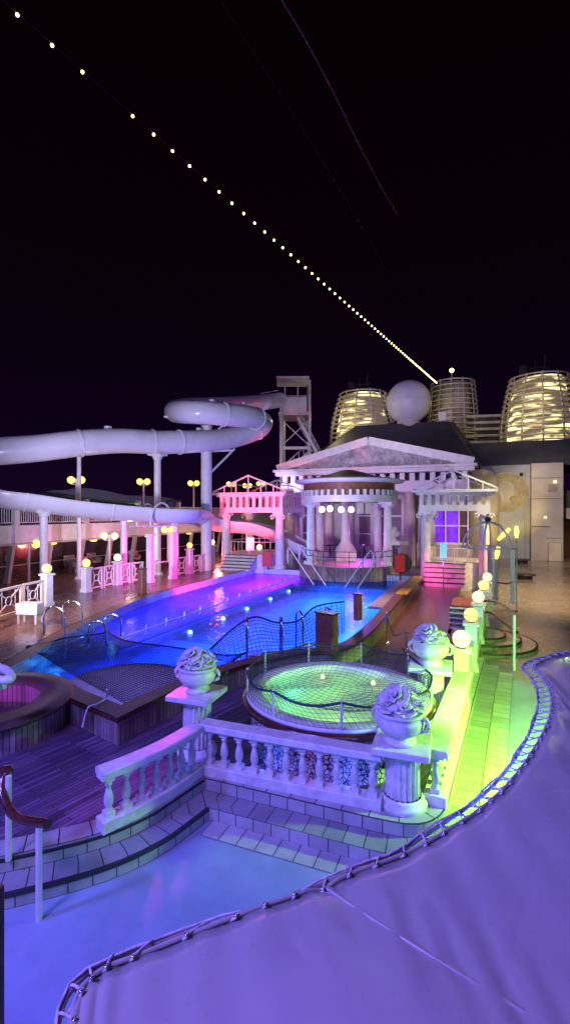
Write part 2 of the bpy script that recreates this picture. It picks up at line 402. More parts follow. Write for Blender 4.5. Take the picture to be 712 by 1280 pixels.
# ================================================================== THE SETTING
FZ = -0.38
MB().poly([(-900,-900),(900,-900),(900,900),(-900,900)], -24).build('sea', M['black_sea'])['kind'] = 'structure'
b = MB().poly([(-60,-8),(30,-8),(30,15.5),(-60,15.5)], FZ); o = b.build('lower_deck', M['floor']); o['kind'] = 'structure'
b = MB().poly([(-60,15.5),(30,15.5),(30,100),(-60,100)], FZ); o = b.build('far_deck', M['floorfar']); o['kind'] = 'structure'
b = MB().poly([(-60,-8),(30,-8),(30,100),(-60,100)], -23.9, -0.5); b = MB().box((-15, 46, -12.5), (90, 108, 24)); o = b.build('ship_hull', M['dark']); o['kind'] = 'structure'

# upper edge of the steps round the raised deck
Ul = [(v.x, v.y) for v in smoothline([(-9.5,2.9,0),(-7.6,3.35,0),(-6.4,4.0,0),(-5.5,4.72,0),(-4.86,5.42,0),(-4.52,6.2,0),(-4.37,7.08,0)], 5)]
Ur = [(v.x, v.y) for v in smoothline([(-1.5,7.1,0),(-1.0,7.15,0),(-.68,7.35,0),(-.5,7.8,0),(-.4,9,0),(-.16,12.5,0),(.12,16.2,0)], 5)]
Uf = resample([(-4.37,7.08),(-1.5,7.1)], .34)[1:-1]
CN = Ul[-1]
Ul = [p for p in Ul[:-1] if hypot(p[0]-CN[0], p[1]-CN[1]) > .9] + [CN]
Uf = [p for p in Uf if p[0]-CN[0] > .9]
U = Ul + Uf + Ur
Tn = offset(U, -.38); Mm = offset(U, .42); Sm = offset(U, .80)
i0 = len(Ul)-1
poly = [(p[0], p[1]) for p in Tn]
isl = poly + [(.0, 17.2), (-1.2, 19), (-1.2, 60), (-30, 60), (-30, 2.6)]
# pool outline (outer edge of the coping), counter-clockwise starting far left
POUT_L = [(v.x, v.y) for v in smoothline([(-15.2,31.4,0),(-15.15,20,0),(-14.1,15.2,0),(-13.0,11.8,0),(-11.8,9.2,0),(-11.3,7.6,0)], 4)]
POUT_R = [(-6.52,7.42)] + [(v.x, v.y) for v in smoothline([(-6.42,8.5,0),(-6.3,9.3,0),(-5.75,11.2,0),(-4.7,12.8,0),(-3.45,14.6,0),(-3.42,22,0),(-3.55,30.9,0)], 4)]
WT = (-9.72, 7.03)   # whirlpool centre
POUT = POUT_L + [(-10.7, 8.0), (-10.2, 8.35), (-9.4, 8.35), (-8.7, 8.0), (-8.3, 7.86)] + POUT_R
# raised teak deck around the pool with a hole where the pool basin is
MB().poly(isl, 0.0, holes=[POUT]).build('teak_deck', M['teak'])['kind'] = 'structure'
MB().poly([(-3.35,14.9),(.05,14.9),(.05,17),(-1.15,19),(-1.15,59),(-3.35,59)], 0.006).build('wet_teak_deck', M['teakfar'])['kind'] = 'structure'
# steps
st = empty('tiled_steps', (-4.37, 7.08, FZ), 'tiled steps with black edges curving round the white balustrade and up its right side', 'steps')
b = MB(); b.band(U, Tn, .008, None, (0, .38)); b.build('edge_tiles', M['tilecap'], st)
b = MB(); b.band(offset(U, .015), U, .004, .0085, (0, .02)); b.band(offset(U, .012), offset(U, .012), -.19, .004, (0, .19)); b.build('upper_riser', M['tile'], st)
b = MB(); b.band(Mm, offset(U, .005), -.19, None, (0, .42)); b.build('tread', M['tread'], st)
b = MB(); b.band(offset(Mm, .002), Mm, FZ, -.19, (0, .19)); b.build('lower_riser', M['tile'], st)
b = MB(); S2 = Sm[i0+1:]; b.band([(-3.95, Mm[i0+1][1]-.38)]+S2, [(-3.95, Mm[i0+1][1])]+Mm[i0+1:], FZ+.006, None, (0, .38)); b.build('floor_tiles', M['tile'], st)
b = MB(); b.band(offset(U[:i0+1], .022), offset(U[:i0+1], -.035), -.004, .012); b.band(offset(U[:i0+1], .02), offset(U[:i0+1], .02), -.045, -.002)
b.band(offset(Mm[:i0+1], .012), offset(Mm[:i0+1], -.04), -.184); b.band(offset(Mm[:i0+1], .012), offset(Mm[:i0+1], .0121), -.235, -.184)
b.build('nosing', M['nosing'], st)
b = MB(); b.band(offset(U[i0:], .016), offset(U[i0:], -.006), .011, .012); b.band(offset(Mm[i0:], .006), offset(Mm[i0:], -.006), -.186); b.build('trim_line', M['dark'], st)

# ---------------- left raised deck (z = .5)
LD = [(-60,60),(-60,2)] + [(-11.1, 2), (-11.28, 7.5)] + list(reversed(POUT_L)) + [(-15.2, 60)]
b = MB(); b.poly(LD, .5, -.3); b.build('side_deck', M['sidedeck'])['kind'] = 'structure'

# ================================================================== POOL
pool = empty('swimming_pool', (-9, 20, 0), 'large blue lit swimming pool with dark coping and long shallow side strip', 'pool')
Wz = .20
WTOP = .55
outer = POUT
inner = offset(outer + [outer[0]], .42)[:-1]
# decide orientation of the offset
def area(P): return sum(P[i][0]*P[(i+1) % len(P)][1]-P[(i+1) % len(P)][0]*P[i][1] for i in range(len(P)))/2
cin = offset([outer[-1]]+outer+[outer[0]], -.42)[1:-1] if area(outer) > 0 else offset([outer[-1]]+outer+[outer[0]], .42)[1:-1]
b = MB(); b.band(outer+[outer[0]], cin+[cin[0]], WTOP, None, (0, .42)) if area(outer) < 0 else b.band(cin+[cin[0]], outer+[outer[0]], WTOP, None, (0, .42)); b.build('coping', M['coping'], pool)
b = MB(); b.wall(outer, -.05, WTOP-.07, True); b.build('outer_wall', M['stave'], pool)
o2 = offset([outer[-1]]+outer+[outer[0]], -.03 if area(outer) < 0 else .03)[1:-1]
b = MB(); b.wall(o2, WTOP-.09, WTOP-.001, True); b.build('coping_edge', M['wood_dark'], pool)
b = MB(); b.wall(cin, -1.4, WTOP-.002, True); b.build('inner_wall', M['walltile'], pool)
deep = [(-11.0, 12.7), (-10.2, 12.45), (-9.2, 12.4), (-8.4, 12.9), (-7.6, 14.2), (-6.2, 15.6), (-4.3, 16.4), (-4.3, 28.6), (-11.0, 28.6)]
b = MB(); b.poly(cin, -.12, holes=[deep]); b.build('shallow_floor', M['pooltile'], pool)
b = MB(); b.poly(deep, -1.3); b.build('deep_floor', M['pooltile'], pool)
b = MB(); b.wall(deep, -1.3, -.12, True); b.build('deep_wall', M['deeptile'], pool)
b = MB(); b.poly(cin, Wz); b.build('water', M['water'], pool)
# divider kerb and its low rail
b = MB(); b.box((-11.1, 20.6, -.10), (.16, 16, .12)); b.build('divider', M['bluegrey'], pool)
b = MB(); b.tube([(-11.1, 12.7, .33), (-11.1, 28.6, .33)], .035, 6)
for i in range(14):
    y = 12.9+i*1.2; b.tube([(-11.1, y, .1), (-11.1, y, .5)], .03, 6)
b.build('divider_rail', M['white'], pool)
# lamps set under the water
b = MB()
for (px, py) in ((197,783),(251,768),(290,757),(330,746),(372,738)):
    p = G(px, py, -.25); b.sphere((-10.93, p.y, -.35), .1, 10, 6)
b.build('underwater_lamp', M['uwlamp'], pool)
# yellow board and raised blue ledge along the far right coping
b = MB(); b.box((-3.55, 27.2, WTOP+.02), (.55, 7, .03)); b.build('yellow_board', M['yellow'], pool)
b = MB(); b.box((-4.2, 25.5, .33), (.8, 9, .1)); b.build('ledge', M['bluegrey'], pool)
b = MB(); b.lathe((-8.3, 9.75, 0), [(1.55, -.1), (1.55, .235), (1.25, .245), (.001, .245)], 36); b.build('round_ledge', M['stone'], pool)

# net over the near end of the pool
def netmesh(fn, nu, nv, name, parent, th=.012, m=None, rot=True):
    me = MB(); vs = [fn(i/nu, j/nv) for j in range(nv+1) for i in range(nu+1)]; fs = []
    for j in range(nv):
        for i in range(nu):
            a = j*(nu+1)+i; fs.append((a, a+1, a+nu+2, a+nu+1))
    me.add(vs, fs); ob = me.build(name, m or M['net'], parent)
    w = ob.modifiers.new('cords', 'WIREFRAME'); w.thickness = th; w.use_even_offset = False; w.use_replace = True
    return ob
def lerp2(a, b, c, d, u, v): return (a*(1-u)+b*u)*(1-v)+(d*(1-u)+c*u)*v
net = empty('pool_net', (-9, 10, .3), 'dark safety net laid over the near curved end of the blue pool', 'net')
A_, B_, C_, D_ = Vector((-12.6,10.4,.5)), Vector((-6.6,7.9,.5)), Vector((-6.1,12.4,.52)), Vector((-11.6,12.7,.45))
def nf(u, v):
    p = lerp2(A_, B_, C_, D_, u, v)
    p.z = .30 + .2*max(abs(2*u-1)**6, (1-v)**8) + .02*sin(9*u+3*v)
    p.x += .12*sin(v*pi*3+u*2)
    return p
netmesh(nf, 46, 40, 'net_panel', net, .014)
b = MB(); b.tube([nf(0, i/20)+Vector((0,0,.02)) for i in range(21)], .03, 5); b.tube([nf(i/20, 1)+Vector((0,0,.02)) for i in range(21)], .03, 5)
b.tube([nf(1, i/20)+Vector((0,0,.02)) for i in range(21)], .03, 5); b.build('edge_rope', M['net'], net)
# gathered net hung over the side ladders: from deck at left
net2 = empty('draped_net', tuple(G(130, 790, .4)), 'dark net draped between the chrome ladder rails at the left of the pool', 'net')
P1 = [G(70,795,.5), D(95,742,18), D(125,775,17), D(150,790,16.5)]
def nf2(u, v):
    a = smoothline([G(50,800,.55), D(66,762,19), D(84,741,19.5), D(118,765,18.5), D(145,775,18)], 6)
    c = smoothline([G(30,812,.55), G(70,812,.35), G(100,815,.3), G(125,815,.3), G(150,812,.3)], 6)
    k = u*(len(a)-1); i = min(int(k), len(a)-2); t = k-i
    p = a[i].lerp(a[i+1], t); q = c[i].lerp(c[i+1], t); r = p.lerp(q, v); r.z -= .18*sin(pi*v); return r
netmesh(nf2, 24, 12, 'net_panel', net2, .012)
net3 = empty('draped_net', tuple(G(345, 815, .4)), 'dark net draped over the chrome ladder rails beside the wooden post box', 'net')
def nf3(u, v):
    a = smoothline([D(262,812,14), D(292,785,14.2), D(318,771,14.4), D(345,778,14.6), D(372,776,14.8), D(395,758,15), D(430,752,16)], 6)
    c = smoothline([D(270,826,13.2), D(300,826,13.2), D(330,822,13.3), D(355,818,13.5), D(380,814,13.8), D(405,808,14.2), D(430,790,15.5)], 6)
    k = u*(len(a)-1); i = min(int(k), len(a)-2); t = k-i
    return a[i].lerp(a[i+1], t).lerp(c[i].lerp(c[i+1], t), v)
netmesh(nf3, 34, 11, 'net_panel', net3, .024)
b = MB(); b.tube([nf3(i/36, 0) for i in range(37)], .03, 5); b.build('edge_rope', M['net'], net3)

# chrome ladders (pairs of bent handrails)
def bent_rail(root, p, dirv, w, h, drop, n='handrail'):
    d = Vector(dirv).normalized(); pts = []
    pts.append(p - d*w/2 + Vector((0,0,0)))
    for i in range(9):
        a = pi - pi*i/8
        pts.append(p + d*(w/2)*cos(a) + Vector((0,0,h-w/2+(w/2)*sin(a))))
    pts.append(p + d*w/2 + Vector((0,0,-drop)))
    MB().tube(pts, .032, 8).build(n, M['chrome'], root)
def ladder(px, py, z, lab, w=.75, h=.95, sep=.62, dv=(1, .25, 0), sv=(.25, -1, 0)):
    p = G(px, py, z); r = empty('pool_ladder', p, lab, 'pool ladder', 'chrome pool ladders')
    for k in (-.5, .5): bent_rail(r, p+Vector(sv).normalized()*sep*k*1.6, dv, w, h, 1.1)
    for j in range(3):
        c = p + Vector(dv).normalized()*w/2 + Vector((0,0,-.25-j*.28)); s = Vector(sv).normalized()*sep*.8
        MB().beam(c-s, c+s, .12, .03).build('step', M['chrome'], r)
ladder(80, 790, .55, 'chrome pool ladder arching over the left coping, nearest the lattice railing')
ladder(132, 806, .2, 'chrome pool ladder standing in the water beside the divider rail', w=.6, h=.9)
ladder(330, 812, .55, 'chrome pool ladder at the near right rim of the pool', dv=(-.5, .9, 0), sv=(-.9, -.4, 0), w=.5, h=.95)
ladder(392, 800, .55, 'chrome pool ladder between the wooden post box and the net', dv=(-.7, .7, 0), sv=(-.7, -.7, 0), w=.5, h=.95)
def slant(pa, pb, lab):
    r = empty('slanted_handrail', pb, lab, 'handrail', 'slanted white handrails from the stage into the pool')
    for off in (0, .75):
        q = Vector((off, 0, 0)); a = pa+q; c = pb+q
        d = (a-c); mid = a + Vector((0,0,.0))
        pts = smoothline([c, c.lerp(a, .5), a, a+Vector((-.12*(1 if d.x<0 else -1), .12, .02)), a+Vector((-.2*(1 if d.x<0 else -1), .18, -.2)), a+Vector((-.2*(1 if d.x<0 else -1), .2, -.9))], 4)
        MB().tube(pts, .04, 7).build('handrail', M['white'], r)
slant(D(362,686,29.5), G(392,731,.2), 'slanted white handrail pair going down left of the round stage')
slant(D(461,690,29.0), G(430,735,.2), 'slanted white handrail pair going down right of the round stage')

def post_box(px, py, z, w, h, lab, m='wood_brown', d=.3):
    p = G(px, py, z); r = empty('post_box', p, lab, 'post box')
    MB().box(p+Vector((0,0,h/2)), (w, d, h), bev=.02, rz=-.35).build('body', M[m], r)
    MB().box(p+Vector((0,0,h+.02)), (w+.05, d+.05, .04), bev=.01, rz=-.35).build('lid', M['wood_dark'], r)
post_box(408, 815, .55, .62, 1.1, 'tall brown wooden box on the near pool rim behind the hot tub')
post_box(447, 775, .55, .22, .95, 'slim terracotta box on the right pool rim', 'red_paint')
post_box(178, 741, .5, .38, 1.2, 'brown box standing on the pink lit deck at the left of the pool', 'wood_brown')

# ================================================================== WHIRLPOOL TUB (left)
wt = empty('whirlpool_tub', (WT[0], WT[1], 0), 'round wood sided tub glowing magenta inside at the left edge', 'whirlpool tub')
R0, R1 = 1.74, 1.06
b = MB(); b.lathe((*WT, 0), [(R0-.08, 0), (R0-.08, .50)], 60, smooth=True); b.build('outer_wall', M['stave'], wt)
b = MB(); b.lathe((*WT, 0), [(R0-.06, .46), (R0, .47), (R0+.01, .55), (R0-.02, .575), (R1, .575), (R1-.01, .5)], 60); b.build('rim', M['coping'], wt)
b = MB(); b.lathe((*WT, 0), [(R1, .56), (R1, -.6)], 60); b.build('inner_wall', M['stave'], wt)
b = MB(); b.lathe((*WT, 0), [(R1, -.6), (.001, -.6)], 40); b.build('basin_floor', M['stone'], wt)
b = MB(); b.lathe((*WT, 0), [(R1, .12), (.001, .12)], 40); b.build('water', M['water_lit'], wt)
b = MB(); p0 = G(112,905,.4); b.tube(smoothline([G(108,888,.6)+Vector((0,-.1,-.3)), G(110,885,.6), G(122,880,.6), G(133,872,.6), D(134,862,9.4)], 5), .018, 6)
o = b.build('loose_rope', M['rope'], None, tuple(p0)); tag(o, 'pale loose rope lying over the bench box edge', 'rope')
for v in o.data.vertices: pass

# pale cyan tube end at the left edge
p = D(-6, 868, 8.3)
r = empty('spout_tube', tuple(p), 'pale cyan rounded tube end at the left edge above the round tub', 'tube')
b = MB(); b.tube(smoothline([D(-60,838,8.3), D(-25,846,8.3), D(0,850,8.3), D(14,848,8.4), D(8,838,8.9), D(-20,828,9.2)], 6), .075, 12); b.build('rim', M['white'], r)
b = MB(); b.tube(smoothline([D(-60,850,8.4), D(-20,858,8.45), D(6,854,8.5)], 6), .11, 12); b.build('body', M['white'], r)
b = MB(); b.tube([D(-22,860,8.45), D(-22,860,8.45)-Vector((0,0,.8))], .06, 8); b.build('support', M['white'], r)

# ================================================================== HOT TUB
HT = Vector((-2.68, 9.41, 0)); RH = 1.87; ZR = .95
ht = empty('hot_tub', tuple(HT), 'round hot tub with pebble mosaic wall and green lit water inside a net fence', 'hot tub')
b = MB(); b.lathe(HT, [(RH-.12, 0), (RH-.12, ZR-.16)], 72); b.build('mosaic_wall', M['mosaic'], ht)
b = MB(); b.lathe(HT, [(RH-.13, ZR-.18), (RH+.03, ZR-.17), (RH+.05, ZR-.11), (RH+.03, ZR-.07), (RH-.06, ZR-.06)], 72); b.build('wood_band', M['wood_dark'], ht)
b = MB(); b.lathe(HT, [(RH-.07, ZR-.07), (RH-.03, ZR-.05), (RH-.03, ZR), (RH-.06, ZR+.015), (RH-.34, ZR+.015), (RH-.36, ZR)], 72); b.build('rim', M['white'], ht)
b = MB(); b.lathe(HT, [(RH-.36, ZR), (RH-.36, ZR-.32), (RH-.68, ZR-.34), (RH-.70, ZR-.8), (.001, ZR-.82)], 60); b.build('basin', M['white'], ht)
b = MB(); b.lathe(HT, [(RH-.355, ZR-.13), (.001, ZR-.13)], 60, smooth=False); b.build('water', M['water_lit'], ht)
for (px, py) in ((403,849),(466,857)):
    g = G(px, py, ZR-.25); b = MB(); b.sphere((g.x, g.y, ZR-.19), .045, 10, 6); b.build('underwater_lamp', M['uwwarm'], ht)
fence = empty('net_fence', tuple(HT+Vector((0,0,ZR))), 'low steel fence with dark net standing on the hot tub rim', 'net fence')
RF = RH-.05; nP = 9
def railz(a):
    k = (a/(2*pi)*nP) % 1.0
    return ZR+.46 - .10*sin(pi*k)
a00 = radians(-72)
for i in range(nP):
    a = a00+2*pi*i/nP; q = HT+Vector((RF*cos(a), RF*sin(a), 0))
    MB().tube([q+Vector((0,0,ZR)), q+Vector((0,0,ZR+.5))], .022, 7).build('post', M['metal'], fence)
b = MB(); b.tube([HT+Vector((RF*cos(a00+t*2*pi/108), RF*sin(a00+t*2*pi/108), railz(t*2*pi/108))) for t in range(108)], .022, 6, closed=True); b.build('rail', M['net'], fence)
def nfence(u, v):
    a = a00+u*2*pi+v*.16; zt = railz(u*2*pi); z = zt*(1-v)+(ZR+.02)*v
    rr = RF - .05*sin(pi*v)
    return HT+Vector((rr*cos(a), rr*sin(a), z))
netmesh(nfence, 108, 5, 'net_panel', fence, .010)
# net sagging across the water
def nf4(u, v):
    x, y = 2*u-1, 2*v-1
    k = max(abs(x), abs(y)) or 1e-6; l = hypot(x, y) or 1e-6; s = k/l*RF*.99
    return HT+Vector((x*s, y*s, ZR+.06+.30*(k)**3 - .05*sin(3*x)))
netmesh(nf4, 26, 26, 'top_net', fence, .009)

# ================================================================== BALUSTRADES
def baluster_mb(c, h, r=.062):
    b = MB(); c = Vector(c); s = h
    b.box(c+Vector((0,0,.04*s/.6)), (2.3*r, 2.3*r, .08*s/.6))
    prof = [(r*.95,.08),(r*1.0,.10),(r*.6,.125),(r*.95,.17),(r*1.12,.24),(r*1.0,.31),(r*.62,.40),(r*.55,.46),(r*.85,.475),(r*.85,.50),(r*.6,.51),(r*.95,.535)]
    b.lathe(c, [(q, z*s/.6) for q, z in prof], 12)
    b.box(c+Vector((0,0,.5675*s/.6)), (2.2*r, 2.2*r, .065*s/.6))
    return b
def ribbon_solid(b, P, w, z0, z1, lip=0.0):
    A = offset(P, w/2); B = offset(P, -w/2)
    n = len(P)
    vs = []
    for i in range(n): vs += [(*A[i], z0), (*B[i], z0), (*B[i], z1-lip), (B[i][0]*.5+B[i][0]*.5, B[i][1], z1-lip), (*A[i], z1-lip)]
    a2 = offset(P, w/2-lip); b2 = offset(P, -w/2+lip)
    vs = []
    for i in range(n): vs += [(*A[i], z0), (*A[i], z1-lip), (*a2[i], z1), (*b2[i], z1), (*B[i], z1-lip), (*B[i], z0)]
    fs = []
    for i in range(n-1):
        for j in range(6):
            a, c = i*6+j, i*6+(j+1) % 6
            fs.append((a, c, c+6, a+6))
    fs.append(tuple(range(6))); fs.append(tuple((n-1)*6+k for k in range(5, -1, -1)))
    b.add(vs, fs)
def balustrade(P, nb, lab, h=.9, w=.30, z=0.0, ends=(True, True), plinth=.17, r=.062, group=None, mats=None):
    root = empty('balustrade', (P[0][0], P[0][1], z), lab, 'balustrade', group)
    b = MB(); ribbon_solid(b, P, w*.86, z, z+plinth, .015); b.build('plinth', M['stone'], root)
    b = MB(); ribbon_solid(b, P, w, z+h-.12, z+h-.02, .02); ribbon_solid(b, P, w*.7, z+h-.16, z+h-.118, .0); b.build('top_rail', M['stone'], root)
    L_ = [0]
    for a, c in zip(P[:-1], P[1:]): L_.append(L_[-1]+hypot(c[0]-a[0], c[1]-a[1]))
    proto = None; bh = h-.16-plinth
    for i in range(nb):
        s = L_[-1]*(i+.5)/nb; k = max(j for j in range(len(L_)-1) if L_[j] <= s+1e-9); t = (s-L_[k])/(L_[k+1]-L_[k])
        x = P[k][0]+(P[k+1][0]-P[k][0])*t; y = P[k][1]+(P[k+1][1]-P[k][1])*t
        rz = atan2(P[k+1][1]-P[k][1], P[k+1][0]-P[k][0])
        if proto is None:
            o = baluster_mb((0,0,0), bh, r)
            me = o.build('baluster', M['stone'], None); me.parent = root; proto = me
        else:
            me = proto.copy(); COL.objects.link(me)
        me.location = Vector((x, y, z+plinth)) - Vector(root.location); me.rotation_euler = (0, 0, rz)
    return root
PF = [(-4.52,7.27),(-3.4,7.31),(-2.4,7.35),(-1.40,7.40)]
balustrade(PF, 11, 'straight white stone balustrade in front of the hot tub between two flower urns', ends=(0,0))
PL = [(v.x, v.y) for v in smoothline([(-5.02,5.34,0),(-4.80,5.85,0),(-4.62,6.5,0),(-4.54,7.12,0)], 4)]
balustrade(PL, 7, 'short curved white stone balustrade wing ending by the tiled steps at left')
PR = [(-.66,7.72),(-.62,8.4),(-.52,9.8),(-.38,11.85)]
balustrade(PR, 16, 'green lit wide topped balustrade running along the tiled walkway at right', w=.40)

# ================================================================== PEDESTALS AND FLOWER URNS
def pedestal(x, y, z0, z1, lab, w=.86):
    r = empty('fluted_pedestal', (x, y, z0), lab, 'pedestal', 'fluted pedestals under the flower urns')
    c = Vector((x, y, 0)); R = .27
    b = MB(); b.lathe(c, [(R+.10, z0), (R+.11, z0+.05), (R+.10, z0+.09), (R+.06, z0+.10), (R+.07, z0+.15), (R+.02, z0+.17)], 32); b.build('base', M['stone'], r)
    b = MB(); b.lathe(c, [(R, z0+.16), (R*.97, z1-.20)], 120, flute=.13, nfl=20); b.build('shaft', M['stone'], r)
    b = MB(); b.lathe(c, [(R-.01, z1-.22), (R+.03, z1-.2), (R+.03, z1-.18), (R+.12, z1-.11), (R+.13, z1-.09)], 32)
    b.box(c+Vector((0,0,z1-.05)), (w, w, .10), rz=.05, bev=.015); b.build('slab', M['stone'], r)
    return r
def rose(mb, c, R, seed, tilt):
    rnd = random.Random(seed)
    rot = Matrix.Rotation(tilt[0], 3, 'X') @ Matrix.Rotation(tilt[1], 3, 'Y')
    for ring, (n, r0, hh) in enumerate(((3, .20, .95), (4, .52, .86), (5, .95, .48))):
        for k in range(n):
            a = 2*pi*k/n + ring*.9 + rnd.uniform(-.15, .15); wid = 2*pi/n*.60
            vs = []; nu, nv = 6, 6
            rr = R*r0*rnd.uniform(.94, 1.06)
            for j in range(nv+1):
                v = j/nv
                for i in range(nu+1):
                    u = (i/nu-.5)*2
                    aa = a+u*wid*(.45+.55*sin(pi*(.12+.68*v)))
                    rad = rr*(.30+.62*sin(v*pi/2))*(1+.06*u) + max(0, v-.72)*R*.75*(.35+r0)
                    zz = R*(hh*(v**.75)*(1-.16*u*u*v) - .30*max(0, v-.8)*(.3+r0)) - .10*R
                    vs.append(Vector(c)+rot @ Vector((rad*cos(aa), rad*sin(aa), zz)))
            fs = [(j*(nu+1)+i, j*(nu+1)+i+1, (j+1)*(nu+1)+i+1, (j+1)*(nu+1)+i) for j in range(nv) for i in range(nu)]
            mb.add(vs, fs, smooth=True)
def urn(x, y, z, s, lab, rz=0.0, seed=1):
    r = empty('flower_urn', (x, y, z), lab, 'flower urn', 'white flower urns on fluted pedestals')
    c = Vector((x, y, z))
    prof = [(.001,0),(.235,0),(.245,.03),(.235,.06),(.20,.075),(.175,.10),(.18,.12),(.22,.14),(.29,.18),(.345,.25),(.365,.33),(.36,.385),(.335,.42),(.345,.43),(.365,.445),(.365,.475),(.34,.49),(.30,.48),(.28,.42)]
    b = MB(); b.lathe(c, [(q*s, w*s) for q, w in prof], 40); b.build('bowl', M['stone'], r)
    for k in (-1, 1):
        b = MB(); dx = Vector((cos(rz), sin(rz), 0))*k
        pts = [c+dx*(.34+.10*sin(t))*s + Vector((0,0,(.36+.075*cos(t)-.02*t)*s)) for t in [pi*i/8 for i in range(0, 12)]]
        b.tube(pts, .032*s, 8, rads=[.04*s*(1-.05*i) for i in range(12)]); b.build('handle', M['stone'], r)
    rnd = random.Random(seed)
    pos = [(-.05,-.10,.66,.20)] + [(.20*cos(t+seed), .20*sin(t+seed), .555+rnd.uniform(-.02,.04), .165) for t in [2*pi*i/6 for i in range(6)]]
    for i, (dx, dy, dz, R) in enumerate(pos):
        tl = (-dy*2.6, dx*2.6)
        if i == 0: tl = (.6, -.2)
        b = MB(); rose(b, c+Vector((dx,dy,dz))*s, R*s, seed*10+i, tl); o = b.build('rose', M['stone'], r)
        sd = o.modifiers.new('thick', 'SOLIDIFY'); sd.thickness = .012
    # filler mound and leaves
    b = MB(); b.sphere(c+Vector((0,0,.48))*s, .29*s, 20, 10, .9)
    for i in range(16):
        a = 2*pi*i/16+rnd.uniform(-.2,.2); q = c+Vector((.30*cos(a), .30*sin(a), .50+rnd.uniform(-.02,.10)))*s
        d = Vector((cos(a), sin(a), rnd.uniform(.1,.8))).normalized(); t = Vector((-sin(a), cos(a), 0))
        b.add([q-d*.05*s, q+t*.05*s+Vector((0,0,.012)), q+d*.12*s, q-t*.05*s+Vector((0,0,.012)), q+Vector((0,0,.03*s))], [(0,1,4),(1,2,4),(2,3,4),(3,0,4)], smooth=True)
    b.build('leaves', M['stone'], r)
pedestal(-1.13, 7.64, .0, .98, 'fluted pedestal at the right end of the front balustrade')
pedestal(-4.95, 7.78, .0, 1.17, 'fluted pedestal behind the corner of the balustrade at left')
pedestal(-.98, 10.6, .0, 1.33, 'green lit fluted pedestal behind the hot tub at right')
urn(-1.16, 7.6, .98, 1.03, 'nearest white urn of stone roses, violet and green lit, right of the balustrade', -.2, 3)
urn(-4.95, 7.78, 1.17, .98, 'white urn of stone roses left of the hot tub above the balustrade corner', .2, 5)
urn(-.98, 10.6, 1.33, 1.02, 'farthest urn of stone roses behind the hot tub, bright green right side', 0, 8)

# ================================================================== GLOBE LAMPS ON POSTS
def globe_pillar(p, zb, zt, m, lab, group, pm='white', w=.34, R=.2, rz=0):
    r = empty('globe_lamp', (p[0], p[1], zb), lab, 'globe lamp', group, 0)
    c = Vector((p[0], p[1], 0)); zp = zt-2*R-.06
    b = MB(); b.box(c+Vector((0,0,(zb+zp)/2)), (w*.8, w*.8, zp-zb), rz=rz); b.box(c+Vector((0,0,zb+.08)), (w, w, .16), rz=rz); b.build('pillar', M[pm], r)
    b = MB(); b.box(c+Vector((0,0,zp+.005)), (w*1.15, w*1.15, .09), rz=rz, bev=.02); b.build('cap', M[pm], r)
    b = MB(); b.lathe(c, [(.11, zp+.045), (.10, zp+.07), (.07, zp+.09), (.09, zp+.12)], 16); b.build('collar', M['dark'], r)
    b = MB(); b.sphere(c+Vector((0,0,zt-R)), R, 24, 14); b.build('globe', M[m], r)
    b = MB(); b.tube([c+Vector(((R+.004)*cos(t), (R+.004)*sin(t), zt-R)) for t in [2*pi*i/24 for i in range(24)]], .008, 4, closed=True); b.build('seam_ring', M['wood_brown'], r)
gl = [(576,799,'globe_w','nearest white glowing globe lamp on the green lit right hand balustrade'),(588,769,'globe_o','second nearest globe lamp on the right, glowing amber'),
      (597,746.5,'globe_w','third nearest globe lamp on the right, white above a pale green post'),(604,732,'globe_y','fourth globe lamp on the right, deep yellow'),(608.5,721.5,'globe_w','farthest globe lamp of the right hand row, small and white')]
gpos = []
for (px, py, m, lab) in gl:
    d = 2.97*F/(py-HY); p = D(px, py, d); gpos.append(p)
    globe_pillar(p, 0, p.z+.21, m, lab, 'globe lamps along the right hand balustrade', w=.40, R=.20)
for i in range(4):
    a, c = gpos[i], gpos[i+1]; t = (c-a).normalized()
    P = [((a+t*.3).x, (a+t*.3).y), ((c-t*.3).x, (c-t*.3).y)]
    balustrade(P, 8, ['first','second','third','last'][i]+' balustrade section beyond the nearest white globe on the walkway side', h=.95, w=.26, group='balustrade sections between globe lamps')

